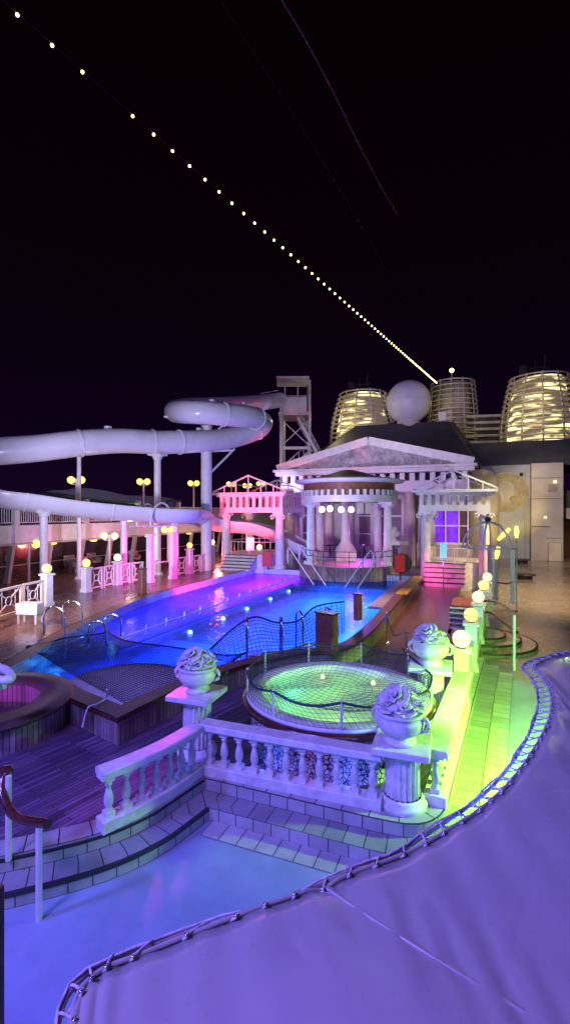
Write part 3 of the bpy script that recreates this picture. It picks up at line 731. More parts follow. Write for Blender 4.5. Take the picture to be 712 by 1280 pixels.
# ---------------- left lattice railing with globe pillars on the side deck
lp = [G(59,757,.5), G(108,740,.5), G(147,731,.5), G(237,717,.5), G(265,711,.5)]
lz = [(59,711),(108,704),(147,697),(237,682),(265,678)]
lm = ['globe_y','globe_y','globe_w','globe_o','globe_w']
ll = ['globe lamp on the pillar nearest the left edge, deep yellow','yellow globe lamp on the pink lit pillar at the near end of the pink railing','bright warm globe lamp on the pillar in the middle of the pink railing','amber globe lamp on the railing right of the white hooped gateway','globe lamp on the last railing pillar before the red pavilion']
for p, (px, py), m, lab in zip(lp, lz, lm, ll):
    d = (D(0,0,1)-D(0,0,0)); dep = (Vector((p.x,p.y,0))-Vector((0,0,0))).dot(Vector((-_s,_c,0)))
    zt = H-(py-HY)/F*dep+.21
    globe_pillar(p, .5, zt, m, lab, 'globe lamps along the left lattice railing', w=.42, R=.2)
def lattice(a, c, z, h, lab, group='lattice railing panels beside the pool'):
    a = Vector((a[0], a[1], z)); c = Vector((c[0], c[1], z)); r = empty('lattice_panel', tuple(a), lab, 'railing', group)
    up = Vector((0,0,1)); L_ = (c-a).length; t = (c-a)/L_
    z0, z1 = .14, h
    b = MB(); b.beam(a+up*z0, c+up*z0, .07, .07); b.beam(a+up*z1, c+up*z1, .10, .08); b.beam(a+up*0+t*.04, a+up*z1+t*.04, .07, .07); b.beam(c-t*.04, c+up*z1-t*.04, .07, .07); b.build('frame', M['white'], r)
    m = (a+c)/2+up*(z0+z1)/2; hw, hh = L_/2-.06, (z1-z0)/2-.04
    for sx in (-1, 1):
        for sz in (-1, 1):
            MB().beam(m+t*sx*hw+up*sz*hh, m+t*sx*.12+up*sz*.12, .04, .045).build('diagonal', M['white'], r)
    b = MB(); b.tube([m+t*.17*cos(q)+up*.17*sin(q) for q in [2*pi*i/20 for i in range(20)]], .025, 6, closed=True); 
    for k in (-1, 1):
        b.tube([m+t*k*hw*.55+up*hh*.9, m+t*k*hw*.55-up*hh*.9], .018, 5)
    b.build('ring', M['white'], r)
lat = [(G(-70,802,.5), G(-8,779,.5), 'lattice railing panel cut by the left edge of the photo'), (G(-6,778,.5), G(27,767,.5), 'lattice railing panel with a ring, behind the small white table'), (G(29,766,.5), G(53,759,.5), 'lattice railing panel left of the nearest yellow globe'),
       (G(113,739,.5), G(128,735.5,.5), 'pink lattice panel right of the second globe pillar'), (G(130,735,.5), G(143,732,.5), 'pink lattice panel just left of the middle globe pillar'), (G(151,731,.5), G(163,729,.5), 'pink lattice panel right of the middle globe pillar'), (G(165,728.7,.5), G(179,726.5,.5), 'pink lattice panel beside the hooped gateway'),
       (G(221,720,.5), G(233,718,.5), 'lattice panel between the hooped gateway and the amber globe'), (G(240,716.6,.5), G(251,714.6,.5), 'lattice panel right of the amber globe'), (G(252,714.4,.5), G(262,712,.5), 'lattice panel left of the last globe pillar')]
for a, c, lab in lat: lattice(a, c, .5, 1.12, lab)

# ---------------- hooped gateways
def gateway(A, B, zb, zt, R, lab, m='white', w=.4, hoops=2, back=1.2):
    A = Vector((A[0], A[1], zb)); B = Vector((B[0], B[1], zb)); c = (A+B)/2
    r = empty('hooped_gateway', tuple(c), lab, 'gateway')
    for p in (A, B):
        b = MB(); b.box(Vector((p.x, p.y, (zb+zt)/2)), (w*.8, w*.8, zt-zb)); b.box(Vector((p.x, p.y, zt)), (w*1.1, w*1.1, .12)); b.box(Vector((p.x, p.y, zb+.1)), (w, w, .2)); b.build('post', M[m], r)
    return r, c
g1a, g1b = G(188,728,.5), G(216,723.5,.5)
gr, gc = gateway(g1a, g1b, .5, 3.25, 1, 'white gateway with double hoops over the gap in the left railing', w=.4)
t = (g1b-g1a).normalized(); nrm = Vector((-t.y, t.x, 0))
for off in (-.0, 1.2):
    hw = (g1b-g1a).length/2*(1.0 if off == 0 else .95)
    MB().tube([gc+Vector((0,0,3.22))+nrm*off+t*hw*cos(a)+Vector((0,0,hw*1.55*sin(a))) for a in [pi*i/20 for i in range(21)]], .06, 8).build('hoop', M['white'], gr)
b = MB(); b.tube([gc+Vector((0,0,3.22))-t*1.3, gc+Vector((0,0,3.22))+t*1.3], .05, 6); b.tube([gc+nrm*1.2+Vector((0,0,3.22))-t*1.3, gc+nrm*1.2+Vector((0,0,3.22))+t*1.3], .05, 6); b.build('crossbar', M['white'], gr)
MB().box(gc+Vector((0,0,1.1)), ((g1b-g1a).length-.4, .04, .05), rz=atan2(t.y, t.x)).build('gate_bar', M['metal'], gr)

# right wire dome gateway
dc = D(609, 684, 24.4); dc.z = 2.76; RD = 1.27
gr2 = empty('hooped_gateway', (dc.x, dc.y, 0), 'domed white hoop gateway on pale posts beside the round steps at right', 'gateway')
pr = D(640, 684, 24.2); pl = D(617.5, 684, 24.0); pb = D(611, 684, 25.7)
for p in (pr, pl, pb):
    b = MB(); b.box((p.x, p.y, 1.32), (.2, .2, 2.8)); b.box((p.x, p.y, 0.02), (.3, .3, .14)); b.build('post', M['white'], gr2)
b = MB(); b.tube([dc+Vector((RD*cos(a), RD*sin(a), 0)) for a in [2*pi*i/40 for i in range(40)]], .045, 7, closed=True); b.build('ring', M['white'], gr2)
for k in range(3):
    ph = YAW + k*pi/3
    MB().tube([dc+Vector((RD*cos(a)*cos(ph), RD*cos(a)*sin(ph), RD*sin(a))) for a in [pi*i/24 for i in range(25)]], .045, 7).build('hoop', M['white'], gr2)
MB().sphere(dc+Vector((0,0,RD+.12)), .15, 16, 10).build('finial', M['dark'], gr2)
MB().tube([pl+Vector((0,0,-1.75)), (pl+pr)/2+Vector((.1,-.3,-1.78)), pr+Vector((0,0,-1.75))], .04, 6).build('handrail', M['wood_dark'], gr2)

# round steps at the right end
rs = empty('round_steps', (.1, 19.4, FZ), 'half round pale steps with black edges at the end of the tiled walkway', 'steps')
for k, (R, z) in enumerate(((1.75, -.25), (1.3, -.125), (.85, .0))):
    c = (-.1, 19.6, 0)
    b = MB(); b.lathe(c, [(R*1.15, FZ), (R*1.15, z), (.001, z)], 40, a0=-pi*.62, a1=pi*.5, smooth=False); b.build('step', M['floorfar'], rs)
    b = MB(); b.lathe(c, [(R*1.15+.012, z-.05), (R*1.15+.012, z+.006), (R*1.15-.05, z+.008)], 40, a0=-pi*.62, a1=pi*.5); b.build('nosing', M['nosing'], rs)
# handrails with one pale post
hp = G(642, 838, FZ)
hr = empty('walkway_handrail', tuple(hp), 'pair of dark wooden rails on one pale post beside the round steps', 'handrail')
MB().tube([hp, hp+Vector((0,0,1.72))], .045, 8).build('post', M['white'], hr)
MB().tube(smoothline([D(598,765,17.5), D(612,766,17.2), D(628,778,16), D(642,788,15.1), D(646,790,14.9)], 5), .045, 8).build('rail', M['wood_dark'], hr)
MB().tube(smoothline([D(602,751,18.6), D(618,752,18), D(632,758,16.5), D(642,764,15), D(646,763.5,14.8)], 5), .04, 8).build('rail', M['wood_dark'], hr)

# ---------------- near left handrail
b1 = G(49, 1150, FZ); b2 = G(11, 1075, 0)
hl = empty('stair_handrail', tuple(b1), 'curved dark varnished handrail on two white posts at the lower left steps', 'handrail')
MB().tube([b1, Vector((b1.x, b1.y, H-388*5.8/600))], .038, 12).build('post', M['white'], hl)
MB().tube([b2, Vector((b2.x, b2.y, H-330*6.28/600))], .038, 12).build('post', M['white'], hl)
MB().tube(smoothline([D(-4,1000,6.1), D(5,962,6.5), D(12,963,6.42), D(4,975,6.32), D(4,995,6.2), D(17,1018,6.0), D(35,1026,5.86), D(52,1028,5.78), D(60,1030,5.72)][1:], 6), .058, 12).build('rail', M['wood_dark'], hl)

# ================================================================== FOREGROUND CANVAS AWNING
ZC = 2.6
ed = [(40,1420),(60,1330),(70,1285),(82,1243),(102,1217),(128,1198),(165,1184),(230,1162),(300,1140),(370,1115),(435,1086),(500,1058),(545,1030),(590,1000),(625,968),(652,930),(668,895),(672,868),(664,846),(652,832),(668,823),(712,812),(790,798)]
# curve is drawn on the awning's horizontal plane (metres)
edge = [G(px, py, ZC) for px, py in ed]
edge = smoothline(edge, 7)
E2 = [(p.x, p.y) for p in edge]
can = empty('canvas_awning', (1.2, 2.0, FZ), 'large grey vinyl canvas awning laced with rope, lit violet in the foreground', 'awning')
def offv(P, base, k=0.0):
    out = []
    for i, p in enumerate(P):
        g = min(1, max(0, (hypot(p[0], p[1])-2.2)/3.0)); out.append(offset(P[max(i-1,0):i+2], (base)*(1+k*g))[1 if i else 0] if 0 < i < len(P)-1 else offset(P, base*(1+k*g))[i])
    return out
ein = offv(E2, .048, 1.5)
c0 = Vector((1.4, 1.6, ZC+.16))
# seam line splits the canvas
def czi(x, y):
    # seam from A to B
    A = G(408, 1115, ZC); B = G(720, 1300, ZC)
    ax, ay = A.x, A.y; dx, dy = B.x-ax, B.y-ay; L_ = hypot(dx, dy)
    s = ((x-ax)*dy-(y-ay)*dx)/L_
    return ZC+.015-.05*math.exp(-(s/.05)**2)*.6 + .03*math.exp(-((s-.35)/.35)**2)+ .012*sin(3*x+1.5*y)
# grid-fan canvas from the inner edge to points behind the camera
far_ = []
b = MB(); nI = 16
n = len(ein); rows = []
for i in range(n):
    k = i/(n-1)
    q = Vector((.3+1.9*k, -1.6+1.4*k, 0))
    row = []
    for j in range(nI+1):
        t = (j/nI)**1.25
        x = ein[i][0]*(1-t)+q.x*t; y = ein[i][1]*(1-t)+q.y*t
        z = czi(x, y) + (0 if j else -.03) + .006*sin(i*.9)*(1-t)**6
        row.append((x, y, z))
    rows.append(row)
vs = [v for r_ in rows for v in r_]; fs = []
for i in range(n-1):
    for j in range(nI):
        a = i*(nI+1)+j; fs.append((a, a+nI+1, a+nI+2, a+1))
b.add(vs, fs, smooth=True); o = b.build('canvas', M['canvas'], can)
sd = o.modifiers.new('thick', 'SOLIDIFY'); sd.thickness = .012; sd.offset = -1
# hem, seam, frame tube, eyelets, rope
b = MB(); b.tube([(p[0], p[1], czi(*p)-.010) for p in ein], .011, 8); b.build('hem', M['canvas'], can)
A = G(408, 1115, ZC); B = G(730, 1306, ZC)
b = MB()
sp = []
for i in range(50):
    t = i/49; p = A.lerp(B, t); n_ = Vector((-(B-A).y, (B-A).x, 0)).normalized()
    p = p - n_*(.05*sin(pi*t)); sp.append(Vector((p.x, p.y, czi(p.x, p.y)+.012)))
b.tube(sp, .010, 6); b.build('seam', M['canvas'], can)
b = MB()
for q, q2 in zip(sp[:-1], sp[1:]):
    dd = (q2-q); nn = Vector((-dd.y, dd.x, 0)).normalized()
    for k in range(4):
        for sd_ in (-1, 1): b.beam(q+dd*(k/4)+nn*.02*sd_-Vector((0,0,.009)), q+dd*(k/4+.15)+nn*.02*sd_-Vector((0,0,.009)), .003, .004)
b.build('stitching', M['rope'], can)
b = MB(); vs = []
for q in sp: 
    nn = Vector((-(sp[-1]-sp[0]).y, (sp[-1]-sp[0]).x, 0)).normalized(); vs += [q-nn*.035-Vector((0,0,.012)), q-nn*.03-Vector((0,0,.008)), q+nn*.03-Vector((0,0,.008)), q+nn*.035-Vector((0,0,.012))]
b.add(vs, [(i*4+j, i*4+j+1, i*4+j+5, i*4+j+4) for i in range(len(sp)-1) for j in range(3)], smooth=True); b.build('seam_strip', M['canvas'], can)
b = MB(); b.tube([(p[0], p[1], ZC-.022) for p in E2], .012, 10); b.build('frame_tube', M['tubegrey'], can)
b = MB(); bb = MB(); bl = []
acc = 0; last = -1; pts = []
samp = resample(E2, .02); sin_ = offv(samp, .066, 1.15); sou = offset(samp, -.014)
pin = []; step = 7
for i in range(0, len(samp)-step*2, step):
    pin.append(Vector((*sin_[i], czi(*sin_[i])+.012)))
for q in pin: MB().lathe(q, [(.003,.0),(.010,.0),(.011,.004),(.006,.005)], 10).build('eyelet', M['chrome'], can)
b = MB()
for k, i in enumerate(range(0, len(samp)-step*2, step)):
    a = Vector((*sin_[i], czi(*sin_[i])+.010)); jj = rnd_ = random.randint(-1, 1)
    o1 = Vector((*sou[min(len(samp)-1, i+step//2+jj)], ZC-.028)); top = Vector((*samp[min(len(samp)-1, i+step//2)], ZC+.0))
    a2 = Vector((*sin_[i+step], czi(*sin_[i+step])+.010))
    b.tube(smoothline([a, a.lerp(top, .6)+Vector((0,0,.004)), top+Vector((0,0,-.004)), o1], 3), .0062, 6)
    b.tube(smoothline([o1, Vector((*samp[min(len(samp)-1, i+step//2+2)], ZC-.052)), a2.lerp(o1, .5)-Vector((0,0,.025)), a2-Vector((0,0,.012)), a2], 3), .0062, 6)
wob = []
for i in range(0, len(samp), 6):
    q = offset(samp, -.003+.012*sin(i*.21)); wob.append(Vector((*q[i], ZC-.004+.003*sin(i*.5))))
b.tube(wob, .0065, 6)
b.build('lacing_rope', M['rope'], can)
for (x, y) in ((1.0, 4.1), (2.2, 5.0), (.2, 1.6)):
    MB().tube([(x, y, FZ), (x, y, ZC-.02)], .05, 10).build('leg', M['white'], can)
b = MB(); b.tube([(1.0, 4.1, ZC-.055), (2.2, 5.0, ZC-.055)], .03, 8); b.tube([(.2,1.6,ZC-.055),(1.0,4.1,ZC-.055)], .03, 8); b.build('cross_tube', M['white'], can)
# brown post at the lower left corner
q = G(-14, 1420, 1.0)
r = empty('wooden_post', (q.x, q.y, FZ), 'thin brown wooden post cut by the lower left corner', 'post')
MB().box((q.x, q.y, (FZ+H-530/600*3.0)/2+.35), (.12, .12, 2.6), bev=.01).build('shaft', M['wood_brown'], r)

# ================================================================== STACKED LOUNGERS
def lounger(z, lab):
    p = G(581, 786, 0); p.z = z
    r = empty('sun_lounger', tuple(p), lab, 'sun lounger', 'stacked sun loungers')
    r.rotation_euler = (0, 0, 0)
    b = MB(); 
    for k in (-1, 1): b.beam(p+Vector((k*.52,-.75,.12)), p+Vector((k*.52,.95,.12)), .04, .05); b.beam(p+Vector((k*.52,-.55,0)), p+Vector((k*.52,-.55,.12)), .04, .04); b.beam(p+Vector((k*.52,.75,0)), p+Vector((k*.52,.75,.12)), .04, .04)
    b.build('frame', M['dark'], r)
    b = MB()
    for j in range(12): b.beam(p+Vector((-.5,-.72+j*.14,.14)), p+Vector((.5,-.72+j*.14,.14)), .09, .02)
    b.build('slats', M['metal'], r)
    b = MB(); b.beam(p+Vector((-.54,-.75,.16)), p+Vector((.54,-.75,.16)), .06, .045); b.build('front_bar', M['white'], r)
    return r
nm = ['bottom', 'second from bottom', 'middle', 'second from top']
for i in range(4): lounger(.006+i*.19, nm[i]+' lounger of the stack beside the globe lamps')
r = lounger(.006+4*.19, 'topmost lounger of the stack with a rusty brown cushion')
p = Vector(r.location); MB().box(p+Vector((0,.1,.24)), (.98, 1.6, .12), bev=.04).build('cushion', M['wood_brown'], r)

# stanchion posts by the hot tub
for px, py, hgt, lab in ((483,803,1.0,'chrome stanchion post with rope behind the hot tub'),(507,812,.55,'short chrome stanchion near the farthest urn')):
    p = G(px, py, 0); r = empty('stanchion', tuple(p), lab, 'stanchion')
    MB().tube([p, p+Vector((0,0,hgt))], .035, 10).build('post', M['chrome'], r)
    MB().lathe(p, [(.14, 0), (.14, .02), (.04, .04)], 16).build('base', M['chrome'], r)
    MB().lathe(p+Vector((0,0,hgt)), [(.035,0),(.08,.01),(.08,.05),(.001,.06)], 12).build('head', M['chrome'], r)
    if hgt > .9: MB().tube(smoothline([p+Vector((0,0,.93)), p+Vector((.15,-.2,.6)), p+Vector((.35,-.4,.35)), p+Vector((.6,-.45,.5))], 5), .02, 6).build('rope', M['net'], r)

# ================================================================== SLIDES
def slide_tube(name, pts, R, lab, cat='water slide', flanges=(), arc=None, m='slide'):
    P = smoothline(pts, 10)
    r = empty(name, tuple(P[0]), lab, cat)
    b = MB(); b.tube(P, R, 24, caps=(arc is None), arc=arc); o = b.build('tube', M[m], r)
    if arc:
        sd = o.modifiers.new('thick', 'SOLIDIFY'); sd.thickness = .05
    for k in flanges:
        i = int(k*(len(P)-2)); t = (P[i+1]-P[i]).normalized()
        b = MB(); b.tube([P[i]-t*.05, P[i]+t*.05], R+.07, 24, arc=arc, caps=not arc); b.build('flange', M['white'], r)
    return r, P
up = [D(-75,570,25), D(0,564,26), D(50,560,27), D(100,554,28), D(150,551,29.5), D(200,553,31), D(240,552,32.5), D(285,548,34.5), D(318,538,36), D(328,529,36), D(316,522,34), D(290,519,32.5), D(255,516,31.5), D(228,515,32), D(219,514,34.5), D(232,510,38), D(262,508,41), D(300,506,44), D(330,503,47), D(350,500,49.5)]
us, UP = slide_tube('tube_slide', up, .76, 'enclosed tube water slide crossing the sky and coiling once before its tower', flanges=(.03,.16,.255,.30,.43,.52,.60))
for k in (.2, .33, .62, .56):
    i = int(k*(len(UP)-2)); MB().box(UP[i]+Vector((0,0,.82)), (.3,.3,.16)).build('bracket', M['white'], us)
lo = [D(-75,594,24.5), D(0,613,25), D(50,620,26), D(100,627,27), D(150,632,28), D(200,636,29), D(232,637,30), D(247,640,33), D(258,647,35.5), D(285,651,36.5), D(318,654,36.5), D(350,664,36), D(380,680,35), D(408,694,34.5)]
ls, LO = slide_tube('trough_slide', lo, .90, 'lower open trough water slide sloping right along the side deck toward the pool', flanges=(.13,.3,.475), arc=(pi*.98, 2*pi+.02))
b = MB(); Pv = [LO[i] for i in range(int(.14*len(LO)), int(.5*len(LO)))]
vs = []; fs = []
nrm_ = []
for i, p in enumerate(Pv):
    t = (Pv[min(i+1, len(Pv)-1)]-Pv[max(i-1, 0)]).normalized(); lft = Vector((0,0,1)).cross(t).normalized()
    k = i/(len(Pv)-1); hgt = .95*min(1, sin(pi*min(1, k*3)/2))*(1-.3*k)*(.82+.18*abs(cos(k*9)))
    vs += [p+lft*.76, p+lft*.80+Vector((0,0,hgt*.6)), p+lft*.62+Vector((0,0,hgt))]
for i in range(len(Pv)-1):
    for j in range(2): fs.append((i*3+j, i*3+j+1, i*3+j+4, i*3+j+3))
b.add(vs, fs, smooth=True); b.build('clear_shield', M['shield'], ls)
# slide columns
def column(p, ztop, zb, R, lab, cap=True, group='slide support columns', m='white'):
    r = empty('slide_column', (p.x, p.y, zb), lab, 'column', group)
    MB().tube([(p.x, p.y, zb), (p.x, p.y, ztop-.3)], R, 16).build('shaft', M[m], r)
    if cap:
        b = MB(); b.lathe((p.x, p.y, ztop-.38), [(R, 0), (R+.1, .05), (R+.05, .12), (R+.25, .26), (R+.28, .34), (R+.12, .38)], 16); b.box((p.x, p.y, ztop-.07), (2*R+.5, 2*R+.4, .14)); b.build('capital', M[m], r)
    MB().lathe((p.x, p.y, zb), [(R+.12, 0), (R+.12, .1), (R+.02, .18)], 16).build('base', M[m], r)
column(D(55,632,26), LO[0].z and D(55,637,26).z, .5, .2, 'slide column under the lower slide behind the nearest yellow globe')
column(D(155,650,28.2), D(155,640,28.2).z, .5, .2, 'slide column under the lower slide left of the hooped gateway')
column(D(220,650,31), D(220,643,31).z, .5, .17, 'thin slide column just right of the hooped gateway')
column(D(197,600,31), D(197,567,31).z, .5, .22, 'tall slide column under the tube slide right of the twin upper lamps')
column(D(99,600,29), D(99,552,29).z, .5, .12, 'thin tall slide column under the tube slide near the left', cap=False)
column(D(258,600,33.5), D(258,527,33.5).z, .0, .38, 'thick red lit slide column holding up the coil', cap=False)
cr = [o for o in COL.objects if o.get('label') == 'thick red lit slide column holding up the coil'][0]
q = D(258,560,33.5)
b = MB()
b.beam(D(205,521,32.6), D(300,524,33.0), .12, .12); b.beam(D(215,566,33.5), D(290,563,34.5), .12, .12)
b.beam(D(262,592,33.5), D(293,561,34.6), .12, .12); b.beam(D(262,545,33.5), D(285,527,34), .1, .1)
b.build('brackets', M['white'], cr)

# slide tower
tc_ = D(366, 560, 50)
tw = empty('slide_tower', (tc_.x, tc_.y, -.38), 'steel slide tower with roofed platform and zigzag stairs behind the red pavilion', 'slide tower')
TX = Vector((_c, _s, 0)); TY = Vector((-_s, _c, 0))
def T(px, py, dd=0): return D(px, py, 50+dd)
for (px, dd) in ((352,0),(387,0),(354,3.2),(385,3.2)):
    ww = .34 if px < 370 else .2
    b = MB(); a = T(px, 475 if px > 370 else 500, dd); b.beam(Vector((a.x, a.y, 5.0 if dd==0 else 6)), a, ww, ww); b.build('leg', M['metal'], tw)
b = MB(); c = T(368, 521, 1.6); b.box(c, (3.4, 3.6, .3), rz=YAW); b.build('platform', M['metal'], tw)
MB().beam(T(350,506), T(383,506), .1, 1.6).build('side_panel', M['white'], tw); MB().beam(T(350,506,3.2), T(383,506,3.2), .1, 2.1).build('side_panel', M['white'], tw)
b = MB(); c = T(365.5, 477, 1.6); b.box(c, (3.4, 3.6, .16), rz=YAW); b.build('roof', M['metal'], tw)
for px in (356, 372): MB().beam(T(px,478), T(px,500), .1, .1).build('roof_post', M['metal'], tw)
b = MB(); b.beam(T(350,560), T(387,560), .16, .3); b.beam(T(352,525), T(386,557), .08, .08); b.beam(T(386,525), T(352,557), .08, .08); b.build('bracing', M['metal'], tw)
# stairs
def stair(root, pa, pb, n, w):
    b = MB(); d = Vector((pb.x-pa.x, pb.y-pa.y, 0)); side = TY*w
    for i in range(n):
        t = (i+.5)/n; p = pa.lerp(pb, t); b.beam(p, p+side, .34, .08)
    b.build('treads', M['metal'], root)
    for s in (0, 1):
        b = MB(); b.beam(pa+side*s, pb+side*s, .08, .3); b.beam(pa+side*s+Vector((0,0,1)), pb+side*s+Vector((0,0,1)), .05, .05)
        for i in range(0, n+1, 2): p = pa.lerp(pb, i/n)+side*s; b.beam(p, p+Vector((0,0,1)), .04, .04)
        b.build('stringer', M['metal'], root)
stair(tw, T(372,522), T(400,574), 16, 1.4)
stair(tw, T(392,560,1.8), T(355,592,1.8), 12, 1.2)
b = MB(); b.beam(T(325,500), T(350,500), .1, 1.0); b.beam(T(325,492), T(348,488), .08, .08); b.build('entry_fence', M['metal'], tw)

# ================================================================== LEFT PROMENADE BUILDING
pb_ = empty('promenade_gallery', (-24, 30, .5), 'two storey side gallery with white railing above and leaning posts below at left', 'gallery')
b = MB(); b.box((-27.2, 34, 3.3), (6.4, 62, 1.0)); b.build('fascia', M['white'], pb_)
b = MB(); b.box((-26.9, 34, 2.74), (6.0, 61.5, .1)); b.build('soffit', M['beige'], pb_)
b = MB(); b.box((-28.4, 34, 1.6), (.3, 61, 2.2)); b.build('dark_window_band', M['pane'], pb_)
b = MB(); b.box((-29.0, 34, 1.6), (.2, 61, 2.2)); b.build('back_wall', M['interior'], pb_)
b = MB(); b.tube([(-24.1, 3, 4.95), (-24.1, 65, 4.95)], .05, 6); b.tube([(-24.1, 3, 3.95), (-24.1, 65, 3.95)], .035, 6)
for i in range(300): y = 10+i*.15; b.box((-24.1, y, 4.45), (.035, .035, 1.0))
b.build('railing', M['white'], pb_)
for i in range(14):
    y = 14+i*2.6; b = MB(); b.beam((-24.75, y, .5), (-24.4, y+.1, 2.8), .26, .26); b.build('leaning_post', M['beige'], pb_)
for i in range(6):
    y = 14+i*5.2; b = MB(); b.beam((-24.05, y, 2.8), (-24.05, y, 5.4), .3, .3); b.build('upper_post', M['white'], pb_)
b = MB(); b.tube([(-26.6, 10, 1.25), (-26.6, 60, 1.25)], .03, 5); b.build('window_rail', M['metal'], pb_)
for k, (px, py) in enumerate(((117,668),(185,662.5),(236,656.5),(66,673))):
    p = D(px, py, 1); t = (-24.4)/(p.x); dpt = t
    q = D(px, py, dpt); r = empty('ceiling_lamp', (q.x, q.y, 2.69), ['warm oval ceiling lamp under the gallery, left of the centre lamp post','warm oval ceiling lamp seen inside the hooped gateway','farthest warm ceiling lamp under the gallery','ceiling lamp under the gallery nearest the left edge'][k], 'ceiling lamp', 'gallery ceiling lamps')
    MB().sphere((q.x, q.y, 2.62), .25, 14, 6, .35).build('shade', M['globe_y'], r)

# lamp posts with twin globes
def twin_lamp(px, pyb, pyg, d, lab, R=.2, sep=.55, grp='twin globe lamp posts', ms=('globe_y','globe_y')):
    top = D(px, pyg, d); bz = D(px, pyb, d).z
    r = empty('lamp_post', (top.x, top.y, bz), lab, 'lamp post', grp)
    MB().tube([(top.x, top.y, bz), (top.x, top.y, top.z+.1)], .07, 8).build('pole', M['white'], r)
    MB().beam(top-TX*sep+Vector((0,0,-.28)), top+TX*sep+Vector((0,0,-.28)), .06, .06).build('crossarm', M['white'], r)
    for s, m in zip((-1, 1), ms): MB().sphere(top+TX*sep*s, R, 18, 12).build('globe', M[m], r)
twin_lamp(36.5, 727, 680, 28, 'twin globe lamp post on the side deck nearest the left edge', .24, .42, ms=('globe_w','globe_y'))
twin_lamp(137, 712, 670, 33, 'twin globe lamp post on the side deck behind the pink railing', .24, .36, ms=('globe_w','globe_w'))
twin_lamp(210, 703, 662, 36, 'twin globe lamp post on the side deck by the hooped gateway', .24, .27)
twin_lamp(95.5, 640, 600, 31.5, 'twin globe lamp post above the gallery nearest the left', .24, .34, 'upper twin lamp posts')
twin_lamp(179.5, 640, 602, 37, 'twin globe lamp post above the gallery, second from the left', .24, .29, 'upper twin lamp posts')
twin_lamp(242, 640, 604, 42, 'twin globe lamp post above the gallery beside the thick column', .24, .28, 'upper twin lamp posts')
twin_lamp(289, 640, 605, 47, 'twin globe lamp post above the pavilion, leftmost of three', .24, .26, 'upper twin lamp posts')
twin_lamp(309, 640, 607, 51, 'twin globe lamp post above the pavilion, middle of three', .24, .28, 'upper twin lamp posts')
twin_lamp(326, 640, 604.5, 55, 'twin globe lamp post above the pavilion, right of three', .24, .3, 'upper twin lamp posts')
# small globes seen under/behind the left pavilion
for k, (px, py, d) in enumerate(((267,656,36),(324,667,40),(338,666,43),(324,684,38))):
    p = D(px, py, d); r = empty('pole_lamp', (p.x, p.y, .5), ['globe on a pole left of the red pavilion','globe on a pole seen left behind the pavilion notice','globe on a pole seen behind the red lit column','low globe on a short pole behind the pavilion steps'][k], 'pole lamp', 'single globe pole lamps')
    MB().tube([(p.x, p.y, .5), (p.x, p.y, p.z-.2)], .06, 6).build('pole', M['metal'], r); MB().sphere(p, .23, 16, 10).build('globe', M['globe_w'], r)

# white side table and lounge chairs on the side deck
p = G(38, 779, .5); r = empty('side_table', tuple(p), 'small white box table standing against the left lattice railing', 'table')
MB().box(p+Vector((0,0,.55)), (.8, .5, .4), bev=.02, rz=.3).build('top', M['white'], r)
for sx in (-.33, .33):
    for sy in (-.18, .18): MB().box(p+Matrix.Rotation(.3,3,'Z')@Vector((sx,sy,.2)), (.05,.05,.4)).build('leg', M['white'], r)
def armchair(px, py, lab, rz):
    p = G(px, py, .5); r = empty('armchair', tuple(p), lab, 'armchair', 'armchairs on the side deck')
    Rm = Matrix.Rotation(rz, 3, 'Z')
    MB().box(p+Vector((0,0,.38)), (.75,.7,.16), rz=rz, bev=.04).build('seat', M['beige'], r)
    MB().box(p+Rm@Vector((0,.33,.7)), (.75,.1,.6), rz=rz, bev=.04).build('backrest', M['beige'], r)
    for s in (-1, 1):
        MB().box(p+Rm@Vector((s*.36,0,.55)), (.08,.65,.22), rz=rz, bev=.02).build('armrest', M['beige'], r)
        for q in (-1, 1): MB().box(p+Rm@Vector((s*.33,q*.28,.15)), (.05,.05,.3), rz=rz).build('leg', M['dark'], r)
armchair(89, 712, 'armchair on the side deck left of the centre lamp post', 1.2); armchair(100, 714, 'armchair on the side deck nearest the pink railing pillar', -1.9)
armchair(118, 708, 'armchair on the side deck just left of the twin lamp', 1.4); armchair(168, 704, 'armchair on the side deck between two slide columns', 1.0)
p = G(12, 722, .5); r = empty('notice_stand', tuple(p), 'small white notice on a stand under the gallery at far left', 'notice')
MB().box(p+Vector((0,0,1.2)), (.5,.04,.35), rz=YAW).build('board', M['paper'], r); MB().tube([p, p+Vector((0,0,1.05))], .03, 6).build('pole', M['metal'], r)

